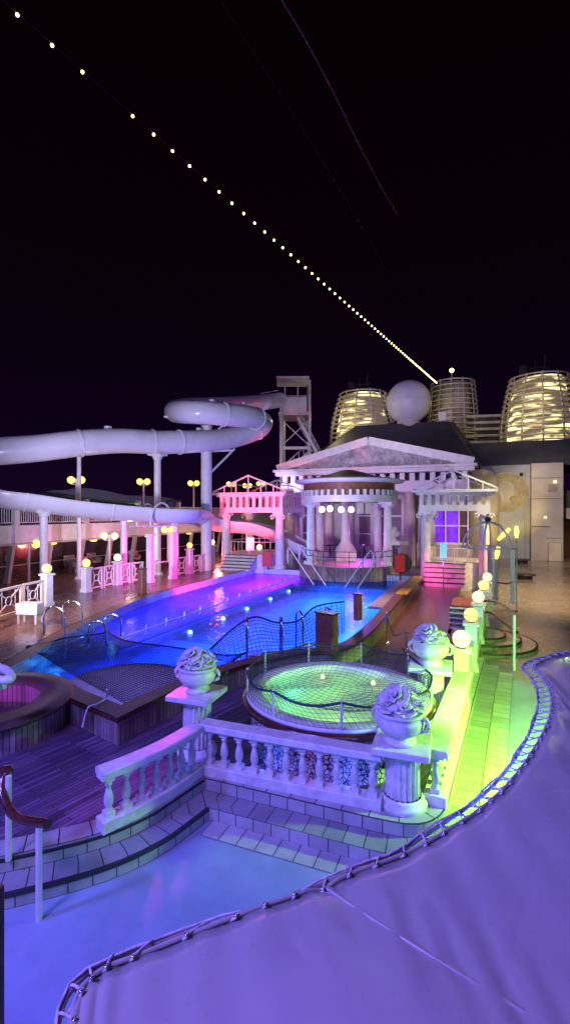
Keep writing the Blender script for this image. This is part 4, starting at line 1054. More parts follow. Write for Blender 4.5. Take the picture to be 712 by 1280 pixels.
# ================================================================== PAVILIONS
def pavilion(cx, cy, w, dep, z0, zu, zt, lab, platform, apex=1.2, mu='white'):
    r = empty('pavilion', (cx, cy, z0), lab, 'pavilion')
    hw, hd = w/2, dep/2
    for sx in (-1, 1):
        for sy in (-1, 1):
            c = Vector((cx+sx*(hw-.35), cy+sy*(hd-.35), 0))
            b = MB(); b.lathe(c, [(.34, z0), (.29, zu-.35)], 48, flute=.08, nfl=16); b.lathe(c, [(.30, zu-.36), (.42, zu-.2), (.30, zu-.18)], 20); b.box(c+Vector((0,0,zu-.1)), (.8,.8,.2)); b.lathe(c, [(.44, z0), (.44, z0+.2), (.34, z0+.3)], 20); b.build('column', M[mu], r)
            b = MB()
            for k in (-1, 1): b.tube([c+Vector((k*.42+.12*cos(t), -.38, zu-.3+.12*sin(t))) for t in [2*pi*i/10 for i in range(10)]], .06, 6, closed=True)
            b.build('volute', M[mu], r)
    def ring(b, o, z, h, th):
        b.box((cx, cy-hd-o+th/2, z+h/2), (w+2*o, th, h)); b.box((cx, cy+hd+o-th/2, z+h/2), (w+2*o, th, h))
        b.box((cx-hw-o+th/2, cy, z+h/2), (th, dep+2*o-2*th-.004, h)); b.box((cx+hw+o-th/2, cy, z+h/2), (th, dep+2*o-2*th-.004, h))
    b = MB(); ring(b, 0, zu, .38, .3); b.build('beam', M[mu], r)
    hz = zt-.3-(zu+.38)
    b = MB(); n = int(w/.52)
    for i in range(n+1):
        x = cx-hw+.13+(w-.26)*i/n
        for sy in (-1, 1): b.box((x, cy+sy*(hd-.12), zu+.38+hz/2), (.24, .22, hz))
    n = int(dep/.52)
    for i in range(1, n):
        y = cy-hd+.13+(dep-.26)*i/n
        for sx in (-1, 1): b.box((cx+sx*(hw-.12), y, zu+.38+hz/2), (.22, .24, hz))
    b.build('dentils', M[mu], r)
    b = MB(); ring(b, .18, zt-.3, .14, .6); ring(b, .42, zt-.16, .16, .9); b.build('cornice', M[mu], r)
    b = MB(); A_ = Vector((cx-hw-.4, cy-hd-.3, zt+.06)); B_ = Vector((cx+hw+.4, cy-hd-.3, zt+.06)); Cx = Vector((cx, cy-hd-.3, zt+apex))
    for dy in (0, dep+.6):
        q = Vector((0, dy, 0))
        b.beam(A_+q, Cx+q, .09, .1); b.beam(Cx+q, B_+q, .09, .1)
        for t in (.33, .66, 1.0): b.beam(A_.lerp(Cx, t)+q, Vector((A_.lerp(Cx, t).x, A_.y, zt))+q, .07, .07)
        for t in (.33, .66): b.beam(B_.lerp(Cx, t)+q, Vector((B_.lerp(Cx, t).x, A_.y, zt))+q, .07, .07)
    for t in (0, .5, 1): b.beam(A_.lerp(Cx, t), A_.lerp(Cx, t)+Vector((0,dep+.6,0)), .07, .07); b.beam(B_.lerp(Cx, t), B_.lerp(Cx, t)+Vector((0,dep+.6,0)), .07, .07)
    b.build('roof_frame', M[mu], r)
    # drum platform with steps
    pz = platform
    b = MB(); b.lathe((cx, cy, 0), [(hw+.1, z0-.9), (hw+.1, pz), (.001, pz)], 32, smooth=False); b.build('platform', M['stone'], r)
    b = MB(); 
    for k in range(16):
        a = 2*pi*k/16; q = Vector((cx+(hw)*cos(a), cy+(hw)*sin(a), pz)); b.tube([q, q+Vector((0,0,.9))], .03, 5)
    b.tube([(cx+hw*cos(2*pi*k/32), cy+hw*sin(2*pi*k/32), pz+.9) for k in range(32)], .035, 5, closed=True); b.build('platform_rail', M['metal'], r)
    ns = 5
    for k in range(ns):
        b = MB(); hh = (pz-z0)*(1-k/ns)-.05
        b.box((cx-.5, cy-hw-.1-.28*k, z0+hh/2), (2.3, .32, hh)); sp_ = b.build('step', M['stone'], r)
        MB().box((cx-.5, cy-hw-.115-.28*k, z0+hh+.022), (2.4, .35, .044)).build('nosing', M['nosing'], sp_)
    return r
pavilion(-15.3, 33.3, 5.0, 4.6, .5, 4.5, 5.95, 'red lit columned pavilion with open triangular roof frame at the left of the pool', 1.5)
pavilion(-1.55, 34.0, 4.2, 4.2, 0, 4.62, 5.95, 'pale columned pavilion with open roof frame and pink lit steps at right', 1.35)

# round gazebo
GC = Vector((-8.4, 32.3, 0)); RG = 3.3; ZS = 1.1
gz = empty('round_gazebo', (GC.x, GC.y, 0), 'round columned gazebo with dark cone roof over a pink lit stage behind the pool', 'gazebo')
b = MB(); b.lathe(GC, [(RG+.1, -.3), (RG+.1, ZS-.02), (RG-.02, ZS-.02)], 48); b.build('stage_wall', M['stave'], gz)
b = MB(); b.lathe(GC, [(RG-.0, ZS-.025), (RG-.0, ZS), (.001, ZS)], 48, smooth=False); b.build('stage_floor', M['stone'], gz)
for k, ang in enumerate((-137, -13, 153, 57)):
    a = radians(ang); c = GC+Vector(((RG-.45)*cos(a), (RG-.45)*sin(a), 0))
    b = MB(); b.lathe(c, [(.30, ZS), (.25, 4.95)], 48, flute=.09, nfl=16); b.lathe(c, [(.46, ZS), (.46, ZS+.15), (.37, ZS+.22)], 20); b.lathe(c, [(.30, 4.85), (.45, 5.0), (.45, 5.05)], 20); b.box(c+Vector((0,0,5.12)), (.95,.95,.16), rz=a); b.build('column', M['white'], gz)
b = MB(); b.lathe(GC, [(RG-.35, 5.2), (RG, 5.2), (RG, 5.62), (RG-.35, 5.62)], 64, smooth=False); b.build('beam_ring', M['white'], gz)
b = MB(); b.lathe(GC, [(RG-.2, 5.61), (RG-.2, 6.45)], 64); b.build('frieze', M['wood_brown'], gz)
b = MB()
for k in range(44):
    a = 2*pi*k/44; b.box(GC+Vector(((RG-.11)*cos(a), (RG-.11)*sin(a), 5.80)), (.2, .17, .36), rz=a)
b.build('dentils', M['white'], gz)
b = MB(); b.lathe(GC, [(RG-.3, 6.44), (RG+.35, 6.52), (RG+.42, 6.6), (RG+.42, 6.68), (RG+.2, 6.72)], 64); b.build('cornice', M['white'], gz)
b = MB(); b.lathe(GC, [(RG+.25, 6.7), (2.3, 6.9), (1.4, 7.12), (.7, 7.35), (.3, 7.42), (.001, 7.46)], 48); b.build('roof', M['roofdark'], gz)
b = MB()
for k in range(24):
    a = 2*pi*k/24; q = GC+Vector(((RG-.05)*cos(a), (RG-.05)*sin(a), ZS)); b.tube([q, q+Vector((0,0,.95))], .025, 5)
for zz in (.95, .6): b.tube([GC+Vector(((RG-.05)*cos(2*pi*k/48), (RG-.05)*sin(2*pi*k/48), ZS+zz)) for k in range(48)], .025, 5, closed=True)
b.build('stage_rail', M['dark'], gz)
cp = empty('fountain_column', (GC.x-.3, GC.y+1.2, ZS), 'violet lit column on a stepped pedestal in the middle of the stage', 'column')
q = Vector((GC.x-.55, GC.y+1.2, 0))
MB().box(q+Vector((0,0,ZS+.35)), (1.4,1.4,.7), rz=YAW, bev=.03).build('pedestal', M['white'], cp)
MB().lathe(q, [(.75,ZS+.7),(.62,ZS+.95),(.4,ZS+1.2),(.33,ZS+1.45),(.27,4.8)], 24).build('shaft', M['white'], cp)
MB().lathe(q, [(.27,4.78),(.42,4.95),(.42,5.2)], 24).build('capital', M['white'], cp)
for k, (px, py) in enumerate(((402,637),(412,636),(426,637),(438.5,637))):
    p = D(px, py, 31.3); r = empty('stage_lamp', tuple(p), 'round stage lamp under the gazebo beam, '+['leftmost','second from left','third from left','rightmost of the four'][k], 'stage lamp', 'stage lamps in the gazebo')
    d = -TY
    MB().tube([p, p-d*.35], .22, 16).build('housing', M['dark'], r); MB().tube([p+d*.01, p+d*.03], .2, 18).build('lens', M['spotface'], r)
    MB().tube([p-d*.2+Vector((0,0,.2)), Vector((p.x, p.y, 5.25))-d*.2], .03, 5).build('bracket', M['dark'], r)
for k, px in enumerate((450, 460)):
    p = D(px, 635, 31.2); r = empty('loudspeaker', tuple(p), ['white loudspeaker box under the gazebo beam nearest the lamps','white loudspeaker box under the gazebo beam nearest the right column'][k], 'loudspeaker', 'loudspeakers in the gazebo')
    MB().box(p, (.42,.35,.75), rz=YAW, bev=.03).build('cabinet', M['cream'], r); MB().tube([p+Vector((0,0,.3)), Vector((p.x,p.y,5.3))], .03, 5).build('bracket', M['dark'], r)
# bar stools on the stage
for k, (px, py) in enumerate(((402,676),(412,676),(437,674),(455,676))):
    p = D(px, py, 36); p.z = 0; r = empty('bar_stool', tuple(p), 'dark bar stool seen through the gazebo, '+['first from the left','second from the left','right of the violet column','nearest the right column'][k], 'stool', 'bar stools behind the stage')
    MB().lathe(p+Vector((0,0,2.0)), [(.001,0),(.26,0),(.27,.05),(.24,.1),(.001,.12)], 14).build('seat', M['dark'], r)
    for a in range(4): MB().tube([p+Vector((0,0,2.0)), p+Vector((.35*cos(a*pi/2+.6), .35*sin(a*pi/2+.6), 0.0))], .03, 5).build('leg', M['dark'], r)

# sign boards, life buoys and the white bust
def sign(px, pyt, pyb, d, w, h, lab, m):
    p = D(px, (pyt), d); z0 = D(px, pyb, d).z
    r = empty('notice_stand', (p.x, p.y, z0), lab, 'notice')
    MB().box(p, (w, .05, h), rz=YAW, bev=.01).build('board', M[m], r); MB().tube([(p.x,p.y,z0), (p.x,p.y,p.z-h/2)], .03, 6).build('pole', M['chrome'], r)
    return r
sign(553.5, 688, 735, 29, .42, .95, 'small glowing blue notice board in front of the right pavilion', 'signblue')
r = sign(313, 680, 712, 31.5, .5, .85, 'white notice board on a stand before the red pavilion steps', 'paper')
def buoy(px, py, d, zb, lab, rim=True):
    p = D(px, py, d); r = empty('life_buoy_case', (p.x, p.y, zb), lab, 'life buoy case')
    if rim: b = MB(); b.tube([p-TY*-.06+TX*.1, p-TY*.06+TX*.1], .62, 22); b.build('rim', M['dark'], r)
    MB().box(p-TY*.12-TX*.08, (.66,.1,1.1), rz=YAW, bev=.12).build('panel', M['redp'], r)
    MB().tube([(p.x,p.y,zb),(p.x,p.y,p.z)], .05, 6).build('pole', M['dark'], r)
buoy(335, 698, 33.5, .5, 'red life buoy case beside the red pavilion steps', False); buoy(500, 704, 30, 0, 'red life buoy case right of the round stage')
# bust on pillar
p = D(505, 690, 34); r = empty('bust_plinth', (p.x, p.y, 0), 'pale grey plinth with ledge right of the gazebo under the white bust', 'plinth')
MB().box((p.x, p.y, 1.4), (.55,.55,2.8), bev=.03).build('shaft', M['cream'], r); MB().box((p.x-.5, p.y, 2.35), (1.6,.6,.3), bev=.03).build('ledge', M['white'], r)
p = D(492, 668, 34); r = empty('white_bust', (p.x, p.y, 2.5), 'small white sculpted head glowing on the plinth right of the gazebo', 'sculpture')
b = MB(); b.lathe((p.x, p.y, 2.5), [(.3,0),(.28,.08),(.14,.2),(.13,.45)], 16); b.build('neck', M['white'], r)
b = MB(); b.sphere((p.x, p.y, 3.1), .33, 16, 10); b.sphere((p.x-.3, p.y-.05, 3.16), .24, 14, 8); b.sphere((p.x+.22, p.y, 3.02), .24, 14, 8); b.sphere((p.x+.05, p.y, 3.32), .2, 12, 8); b.build('head', M['globe_w'] if False else M['white'], r)

# ================================================================== TEMPLE FRONT
TY0 = 42.0; XL, XR = -17.3, -.85; ZB = 8.3
tb = empty('temple_building', (-9.1, TY0, FZ), 'temple fronted deckhouse with carved pediment and dark roof behind the gazebo', 'building')
b = MB(); b.box((-9.1, TY0+7.5, 3.9), (16.2, 13.9, 8.6)); b.build('wall', M['beige'], tb)
b = MB(); b.box((-9.1, TY0+.3, 6.75), (16.5, 1.4, .9)); b.build('architrave', M['white'], tb)
n = 19
for i in range(n+1): MB().box((XL+.35+(XR-XL-.7)*i/n, TY0-.2, 7.55), (.42, .5, .7)).build('dentil', M['white'], tb)
b = MB(); b.box((-9.1, TY0+.6, 7.55), (16.3, .8, .7)); b.build('frieze', M['interior'], tb)
b = MB(); b.box((-9.1, TY0+.2, 8.08), (17.3, 2.0, .34)); b.box((-9.1, TY0+.2, 8.36), (17.7, 2.2, .2)); b.build('cornice', M['white'], tb)
AP = 10.75
b = MB(); b.add([(XL-.3, TY0-.45, 8.46), (XR+.3, TY0-.45, 8.46), (-9.05, TY0-.45, AP-.15)], [(0,1,2)]); o = b.build('tympanum', mat('carved_relief', (.6,.57,.6), .6, var=.35, scale=1.6, bump=1.0, bscale=4.5, bdist=.6), tb)
b = MB(); b.beam((XL-.35, TY0-.5, 8.6), (-9.05, TY0-.5, AP+.02), .7, .26, up=(0,-1,0)); b.beam((-9.05, TY0-.5, AP+.02), (XR+.35, TY0-.5, 8.6), .7, .26, up=(0,-1,0)); b.build('raking_cornice', M['white'], tb)
b = MB(); b.add([(XL,TY0,8.5),(XR,TY0,8.5),(-9.05,TY0,AP),(XL,TY0+14,8.5),(XR,TY0+14,8.5),(-9.05,TY0+14,AP)], [(0,1,2),(3,5,4),(0,2,5,3),(2,1,4,5)]); b.build('roof', M['roofdark'], tb)
for x in (-16.6,-12.8,-10.9,-5.6,-4.3):
    b = MB(); b.lathe((x, TY0-.1, 0), [(.5, FZ), (.44, 6.2)], 48, flute=.08, nfl=16); b.box((x, TY0-.1, 6.26), (1.15,1.1,.14)); b.build('column', M['cream'], tb)
# window wall at right of the gazebo
wz = empty('window_wall', (-3, TY0+.4, 0), 'tall dark windows glowing purple between the gazebo and the right pavilion', 'window')
b = MB(); 
for x in (-4.7,-3.75,-2.7,-1.65,-.95): b.box((x, TY0+.30, 4.2), (.12,.12,4.6))
for z in (1.95,3.4,4.9,6.4): b.box((-2.85, TY0+.30, z), (3.9,.1,.1))
b.build('mullions', M['white'], wz)
b = MB(); b.box((-4.2, TY0+.42, 4.2), (.95,.04,4.4)); b.box((-1.25, TY0+.42, 4.2), (.9,.04,4.4)); b.build('dark_pane', M['windim'], wz)
b = MB(); b.box((-2.72, TY0+.42, 4.2), (2.0,.04,4.4)); b.build('lit_pane', M['winpurple'], wz)
b = MB(); b.box((-2.8, TY0+.1, .8), (4.4,.5,2.2)); b.build('parapet', M['beige'], wz)
w2 = empty('window_wall', (-8, TY0+.4, 0), 'row of dim pinkish windows seen through the gazebo columns', 'window')
for x in (-15.4,-14.0,-9.6,-8.2,-6.9):
    b = MB(); b.box((x, TY0+.5, 3.6), (1.0,.08,4.2)); b.build('pane', M['windim'], w2)
    b = MB(); b.box((x, TY0+.44, 4.2), (1.1,.06,.08)); b.box((x, TY0+.44, 2.6), (1.1,.06,.08)); b.build('bar', M['white'], w2)
# hip roof of the block behind
hp_ = empty('hip_roof_block', (-7, 50, 8), 'dark sloped hip roof rising behind the pediment', 'roof')
A = [D(405,562,56), D(600,585,50), D(612,585,62), D(400,562,66)]
Bt = [D(445,532,58), D(560,527,56), D(566,527,62), D(448,530,64)]
b = MB(); b.add(A+Bt, [(0,1,5,4),(1,2,6,5),(2,3,7,6),(3,0,4,7),(4,5,6,7)]); b.build('roof', M['roofdark'], hp_)
p = D(553,521,56); MB().box(p, (.8,.8,1.0)).build('vent_box', M['white'], hp_)
# radome
p = D(510, 503, 58); rd = empty('radome', (p.x, p.y, p.z-3), 'large white spherical radome on the roof between the louvred funnels', 'radome')
MB().sphere(p, 2.62, 48, 28).build('sphere', mat('radome_shell', (.62,.62,.66), .5, var=.08, scale=.6, bump=.05), rd)
MB().lathe((p.x,p.y,p.z-3.6), [(1.6,0),(1.3,1.4)], 20).build('base', M['beige'], rd)
MB().tube([p+Vector((2.63*cos(a), 2.63*sin(a), 0)) for a in [2*pi*i/48 for i in range(48)]], .02, 4, closed=True).build('seam', M['beige'], rd)
# funnels
lights = []
def funnel(px, pyt, pyb, d, rt, rm, rb, lab, glow, nl=15, ant=0):
    c = D(px, pyt, d); zt = c.z; zb = D(px, pyb, d).z-1.5; k = 1.0
    r = empty('funnel', (c.x, c.y, zb), lab, 'funnel', 'louvred funnels')
    def rad(t):  # t 0 top .. 1 bottom
        return rt+(rm-rt)*sin(min(1, t/.75)*pi/2) if t < .75 else rm+(rb-rm)*(t-.75)/.25
    b = MB(); hgt = zt-zb
    for i in range(nl):
        t = (i+.15)/nl; z = zt-t*hgt; R = rad(t); h = hgt/nl*.30
        b.lathe((c.x, c.y, z), [(R-.28, -h*.2), (R+.02, -h), (R+.08, -h*.5), (R-.02, 0), (R-.28, h*.1)], 40)
    b.build('louvres', M['cream'], r)
    b = MB(); b.lathe((c.x, c.y, 0), [(rad(1)-.9, zb), (rad(.6)-.9, zb+hgt*.4), (rad(.2)-.8, zb+hgt*.8), (rad(0)-.6, zt-.3), (.001, zt-.3)], 32); b.build('core', M[glow], r)
    b = MB()
    for k in range(12):
        a = 2*pi*k/12
        b.tube([(c.x+(rad(t)-.15)*cos(a), c.y+(rad(t)-.15)*sin(a), zt-t*hgt) for t in (0,.25,.5,.75,1)], .1, 5)
    b.build('ribs', M['beige'], r)
    if ant:
        b = MB(); b.tube([(c.x+.6,c.y,zt-.3),(c.x+.6,c.y,zt+2.6)], .12, 6); b.tube([(c.x-.4,c.y,zt-.3),(c.x-.4,c.y,zt+2.0)], .1, 6); b.beam((c.x-1,c.y,zt+1.2),(c.x+1,c.y,zt+1.2), .1, .1); b.tube([(c.x-1.6,c.y,zt-.3),(c.x-1.6,c.y,zt+1.5)], .5, 10); b.build('exhaust_pipes', M['dark'], r)
    return c
f1 = funnel(453, 492, 562, 62, 3.0, 4.35, 4.5, 'left louvred funnel glowing warm beside the radome', 'warmglow', ant=1)
f2 = funnel(565, 478, 566, 66, 2.9, 3.5, 3.5, 'middle dim louvred funnel with a lit mast', 'beige', 17)
f3 = funnel(673, 472, 562, 56, 3.2, 4.3, 4.4, 'right large louvred funnel with warm glowing bands', 'warmglow', 17, ant=1)
c = D(611, 541, 64)
lb = empty('louvre_box', (c.x, c.y, c.z-3), 'low dark louvred housing between the middle and right funnels', 'vent housing')
b = MB()
for i in range(6): b.box((c.x, c.y, c.z+2.0-i*.85), (6.5, 3, .3), rz=.2)
b.build('louvres', M['cream'], lb); MB().box((c.x, c.y+.3, c.z-.3), (6.0,2.4,4.8), rz=.2).build('core', M['interior'], lb)
c = D(564, 463, 66); ml = empty('mast_lamp', (c.x, c.y, f2.z), 'single bright yellow mast lamp above the middle funnel', 'lamp')
MB().tube([(c.x,c.y,f2.z-.4),(c.x,c.y,c.z)], .08, 6).build('mast', M['metal'], ml); MB().sphere(c, .3, 12, 8).build('lamp', M['bulb'], ml)

# right hand deckhouse
rb = empty('right_deckhouse', (6, 58, FZ), 'pale deckhouse wall with round medallion relief behind the right pavilion', 'building')
def RX(px, y):   # world x where the ray of pixel px crosses the plane y
    t = (px-CX)/F; return y*(-_s+_c*t)/(_c+_s*t)
def RZ(px, py, y):
    t = (px-CX)/F; d = y/(_c+_s*t); return H-(py-HY)/F*d
Y = 56.0
x0, x1, x2 = RX(586,Y), RX(662,Y), RX(703,Y-1)
zt = RZ(650,581,Y)
b = MB(); b.box(((x0+x1)/2, Y+3, (zt+FZ)/2), (x1-x0, 6, zt-FZ)); b.build('painted_wall', M['bluegrey'], rb)
b = MB(); b.box(((x1+x2)/2+.02, Y+2.6, (zt+FZ)/2+.01), (x2-x1, 7.2, zt-FZ)); b.build('side_wall', M['beige'], rb)
b = MB(); zz = RZ(650,559,Y+4); b.box(((x0+x2)/2+3, Y+8, (zt+zz)/2+.2), (x2-x0+14, 12, zz-zt+.4)); b.build('dark_parapet', M['roofdark'], rb)
b = MB(); xd0, xd1 = RX(663,Y-1), RX(682,Y-1); b.box(((xd0+xd1)/2, Y-1.03, (FZ+RZ(670,660,Y))/2), (xd1-xd0, .05, RZ(670,660,Y)-FZ)); b.build('door', M['beige'], rb)
b = MB(); xd0, xd1 = RX(684,Y-1), RX(700,Y-1); b.box(((xd0+xd1)/2, Y-1.3, (FZ+RZ(690,677,Y))/2), (xd1-xd0, .5, RZ(690,677,Y)-FZ), bev=.04); b.build('locker', M['cream'], rb)
b = MB(); b.box((x1+.08, Y-.99, (FZ+RZ(664,658,Y))/2+.1), (.06,.04,RZ(664,658,Y)-FZ)); b.box((x1+.9, Y-1.06, RZ(664,658,Y)+.03), (xd1-xd0+.4,.04,.05)); b.build('door_frame', M['roofdark'], rb)
# arched yellow bay
b = MB(); cxx = RX(590,Y-2); b.lathe((cxx, Y-.5, 0), [(2.6, FZ), (2.6, RZ(600,600,Y)), (1.9, RZ(600,590,Y)), (.01, RZ(600,583,Y))], 32); b.build('curved_bay', M['cream'], rb)
b = MB()
for zz_ in (1.9, 5.9, 8.0): b.box(((x1+x2)/2, Y-1.012, zz_), (x2-x1-.1, .03, .04))
b.build('panel_seam', M['roofdark'], rb)
b = MB()
for k in range(7): b.box((x2-.9, Y-1.05, 6.6+k*.12), (.9, .06, .05), rx=.5)
b.build('vent_grille', M['beige'], rb)
MB().sphere((x1+.75*(x2-x1), Y-1.1, 7.6), .16, 12, 8).build('wall_light', M['globe_w'], rb); MB().sphere((x1+.45*(x2-x1), Y-1.1, 4.0), .12, 12, 8).build('wall_light', M['globe_w'], rb)
MB().box((x1+1.7, Y-1.12, 1.0), (.08,.1,.25)).build('door_handle', M['dark'], rb)
b = MB(); b.tube([(x1-.45, Y-.08, FZ), (x1-.45, Y-.08, zt-.5)], .07, 8); b.build('drain_pipe', M['beige'], rb)
# medallion
mx_, mz_ = RX(632,Y), RZ(632,615,Y)
b = MB(); 
for R_, th in ((2.05,.10),(1.5,.06)): b.tube([(mx_+R_*cos(a), Y-.05, mz_+R_*sin(a)) for a in [2*pi*i/48 for i in range(48)]], th, 8, closed=True)
b.build('medallion_ring', M['cream'], rb)
b = MB(); b.tube([(mx_, Y+.02, mz_), (mx_, Y-.06, mz_)], 1.98, 48); b.build('medallion_disc', mat('medallion_stone', (.42,.38,.22), .6, var=.3, scale=1.5, bump=.4, bscale=5, bdist=.1), rb)
b = MB(); 
prof2 = [(-.55,-1.1),(.45,-1.15),(.30,-.75),(.42,-.45),(.70,-.42),(.78,-.2),(.70,-.05),(.92,.1),(.72,.38),(.74,.7),(.45,1.05),(-.1,1.2),(-.65,1.0),(-.9,.5),(-.8,0),(-.5,-.45)]
vs = [(mx_+x, Y-.14, mz_+z) for x, z in prof2]; vb = [(mx_+x, Y-.03, mz_+z) for x, z in prof2]; n = len(prof2)
b.add(vs+vb, [tuple(range(n))]+[(i, (i+1) % n, (i+1) % n+n, i+n) for i in range(n)]); b.build('profile_relief', M['cream'], rb)
MB().sphere((RX(651,Y), Y-.1, RZ(651,593,Y)), .2, 10, 6).build('wall_lamp', M['dark'], rb)
# structure beyond right edge
b = MB(); xx = RX(703,Y)+.3; b.box((xx+6, Y+4, 5.2), (12,4,3.2)); b.build('upper_wing', M['interior'], rb)
b = MB(); b.box((xx+6, Y+3, 4.4), (12,6,1.1)); b.build('lower_canopy', M['beige'], rb)
b = MB(); b.box((xx+6, Y+6, 1.7), (12,.3,4.2)); b.build('back_panel', M['wood_brown'], rb)

# ornamental lamps on thin poles right of the dome
for k, (px, py, dd, ln, tl) in enumerate(((645,665,24,.30,0),(629,668,24.2,.34,.55),(621,691,23.5,.22,.1))):
    p = D(px, py, dd); r = empty('torch_lamp', (p.x, p.y, FZ), ['tall yellow torch lamp on a thin pole right of the hoop dome','yellow elongated lamp leaning inside the hoop dome','small low yellow lamp under the hoop dome ring'][k], 'torch lamp', 'yellow torch lamps by the hoop dome')
    MB().tube([p-Vector((tl*.5,0,.3)), p, p+Vector((tl*.5,0,.3))], .1, 12, rads=[.07,.12,.08]).build('globe', M['globe_y'], r)
    q = p-Vector((tl*.5,0,.35)); MB().tube([(q.x,q.y,FZ+(.0 if k==0 else .36)), q], .035, 6).build('pole', M['cream'], r)
# low plants/dark round bases on the far right floor: round benches
for k, (px, py, R) in enumerate(((655,724,.75),(650,704,.9))):
    p = G(px, py, FZ); r = empty('pouffe', tuple(p), ['low dark round pouffe on the right floor nearer the globe row','low dark round pouffe on the right floor nearer the wall'][k], 'pouffe', 'low round pouffes on the right floor')
    MB().lathe(p, [(R*.7,0),(R*.7,.3)], 24).build('base', M['dark'], r); MB().lathe(p, [(R*.7,.3),(R,.31),(R,.4),(.001,.42)], 24).build('top', M['interior'], r)

# ================================================================== STRING OF LIGHTS AND CABLES
sl = empty('light_string', (0,0,0), 'long string of yellow bulbs running from upper left sky down to the funnel', 'string lights')
Pa = D(22, 16, 13.42*.7); Pz = D(545, 478, 80.3*.7); nb = 67
pts = []
proto = None
for i in range(nb+1):
    t = i/nb; p = Pa.lerp(Pz, t); pts.append(p)
ext = Pa-(Pz-Pa)*.12
b = MB(); b.tube([ext, Pa, Pa.lerp(Pz,.5), Pz], .006, 5); b.build('cable', M['black_sea'], sl)
sl.location = Pa
for ch in sl.children:
    for v in ch.data.vertices: v.co -= Pa
for i, p in enumerate(pts):
    if i in (3,): continue
    if proto is None:
        o = MB().sphere((0,0,0), .034, 10, 6).build('bulb', M['bulb'], None); o.parent = sl; proto = o
    else:
        o = proto.copy(); COL.objects.link(o)
    o.location = p-Vector((0,0,.04))-Pa
    k = .055 + .022*i/10*.0
    s = 1.0+ i*.02; o.scale = (s,)*3
M['wire_glow'] = emat('faint_glow_cable', (.28, .05, .16), .035)  # cable is no lamp; weak emission stands in for light catching it
for k, (P, lab) in enumerate((([D(338,-30,12.5), D(352,0,13), D(376,40,14), D(400,84,15.2), D(424,131,16.8), D(447,178,18.6), D(473,228,21), D(496,268,23.6)], 'faint violet rigging cable curving down the right of the sky'), ([D(262,-20,16), D(320,70,20), D(390,180,26), D(450,280,36), D(520,400,60)], 'barely visible dark rigging cable left of the violet cable'))):
    P = smoothline(P, 8); o = MB().tube(P, .012 if k == 0 else .008, 5).build('rigging_cable', M['wire_glow'] if k == 0 else M['dark'], None, tuple(P[0])); tag(o, lab, 'cable')

# ================================================================== LIGHT
w = bpy.data.worlds.new('World'); scn.world = w; w.use_nodes = True
nt = w.node_tree; bg = nt.nodes['Background']; L = nt.links.new
tc = nt.nodes.new('ShaderNodeTexCoord'); sx = nt.nodes.new('ShaderNodeSeparateXYZ'); L(tc.outputs['Generated'], sx.inputs[0])
r_ = ramp(nt, sx.outputs['Z'], [(0.0, (.0075,.0015,.0140)), (.12, (.0042,.0009,.0095)), (.35, (.0026,.0004,.0030)), (.8, (.0018,.0003,.0005))])
L(r_, bg.inputs['Color']); bg.inputs['Strength'].default_value = 1.0

def light(kind, loc, col, e, size=.3, tgt=None, spot=None, blend=.6, name='lamp'):
    l = bpy.data.lights.new(name, kind); l.color = col; l.energy = e
    if kind == 'AREA': l.size = size
    elif kind == 'SUN': l.angle = size
    else: l.shadow_soft_size = size
    if kind == 'SPOT': l.spot_size = radians(spot); l.spot_blend = blend
    o = bpy.data.objects.new(name, l); COL.objects.link(o); o.location = loc
    if tgt is not None: o.rotation_euler = (Vector(tgt)-Vector(loc)).to_track_quat('-Z', 'Y').to_euler()
    return o
VI = (.29, .165, 1.0); BL = (.10, .13, 1.0)
light('SUN', (0,0,40), (.42,.28,1.0), .30, radians(12), (-12, 30, 0), name='violet_fill')  # weak violet fill added over the whole scene, not a real source
light('AREA', (-5.5,-2.5,10.5), VI, 1850, 2.0, (-.5,6,0), name='violet_flood')
light('SPOT', (-9,-1,7), BL, 4200, .5, (-4,6,0), 75, name='blue_flood')
light('SPOT', (2.4,8.7,2.15), (.36,1.0,.09), 1500, .12, (-.9,11.2,.2), 150, .5, name='green_flood')
light('SPOT', (1.9,8.3,2.0), (.36,1.0,.06), 3200, .15, (1.0,9.8,-.4), 110, name='green_under_canopy')
light('SPOT', (1.2,3.0,2.2), (.08,.14,1.0), 420, .2, (-3,7.4,.2), 120, name='blue_under_canopy')
light('SPOT', (-.2,3.4,2.2), (.02,.40,1.0), 45, .3, (-2.6,6.0,-.4), 80, name='cyan_under_canopy')
light('SPOT', (-5.6,7.9,1.6), (1.0,.02,.8), 80, .1, (-4.75,6.2,.3), 80, name='magenta_wash')
light('POINT', (WT[0],WT[1],.35), (.8,.01,1.0), 24, .1, name='tub_magenta')
light('POINT', (-2.5,7.25+.3,.75), (1.0,.05,.3), 1.5, .05, name='tub_pink')
for x in (-3.5, -1.9): light('POINT', (x,7.52,.2), (.06,.12,1.0), 5, .05, name='mosaic_blue')
light('SPOT', (-13.4,22,2.2), (1.0,.03,.65), 1500, .2, (-16.6,23,.4), 110, name='pink_deck_wash')
light('SPOT', (-19,10,6), (1.0,.45,.2), 4000, .3, (-15.5,13.5,.5), 60, name='orange_deck_wash')
p = D(500, 640, 16.0); light('POINT', (p.x, p.y, 14.3), (.40,.42,1.0), 170, .35, name='canvas_glint_light')  # unseen lamp added at the mirror angle to put a highlight on the canvas
light('SPOT', (-14.2,25,1.5), (1.0,.06,.09), 6500, .2, (-15.0,32,5.4), 50, name='red_pavilion_wash')
light('POINT', (-18.3,31.5,1.5), (1.0,.08,.1), 420, .2, name='red_column_wash')
light('POINT', (GC.x+.6,GC.y-1.6,2.3), (1.0,.04,.45), 110, .2, name='stage_pink')
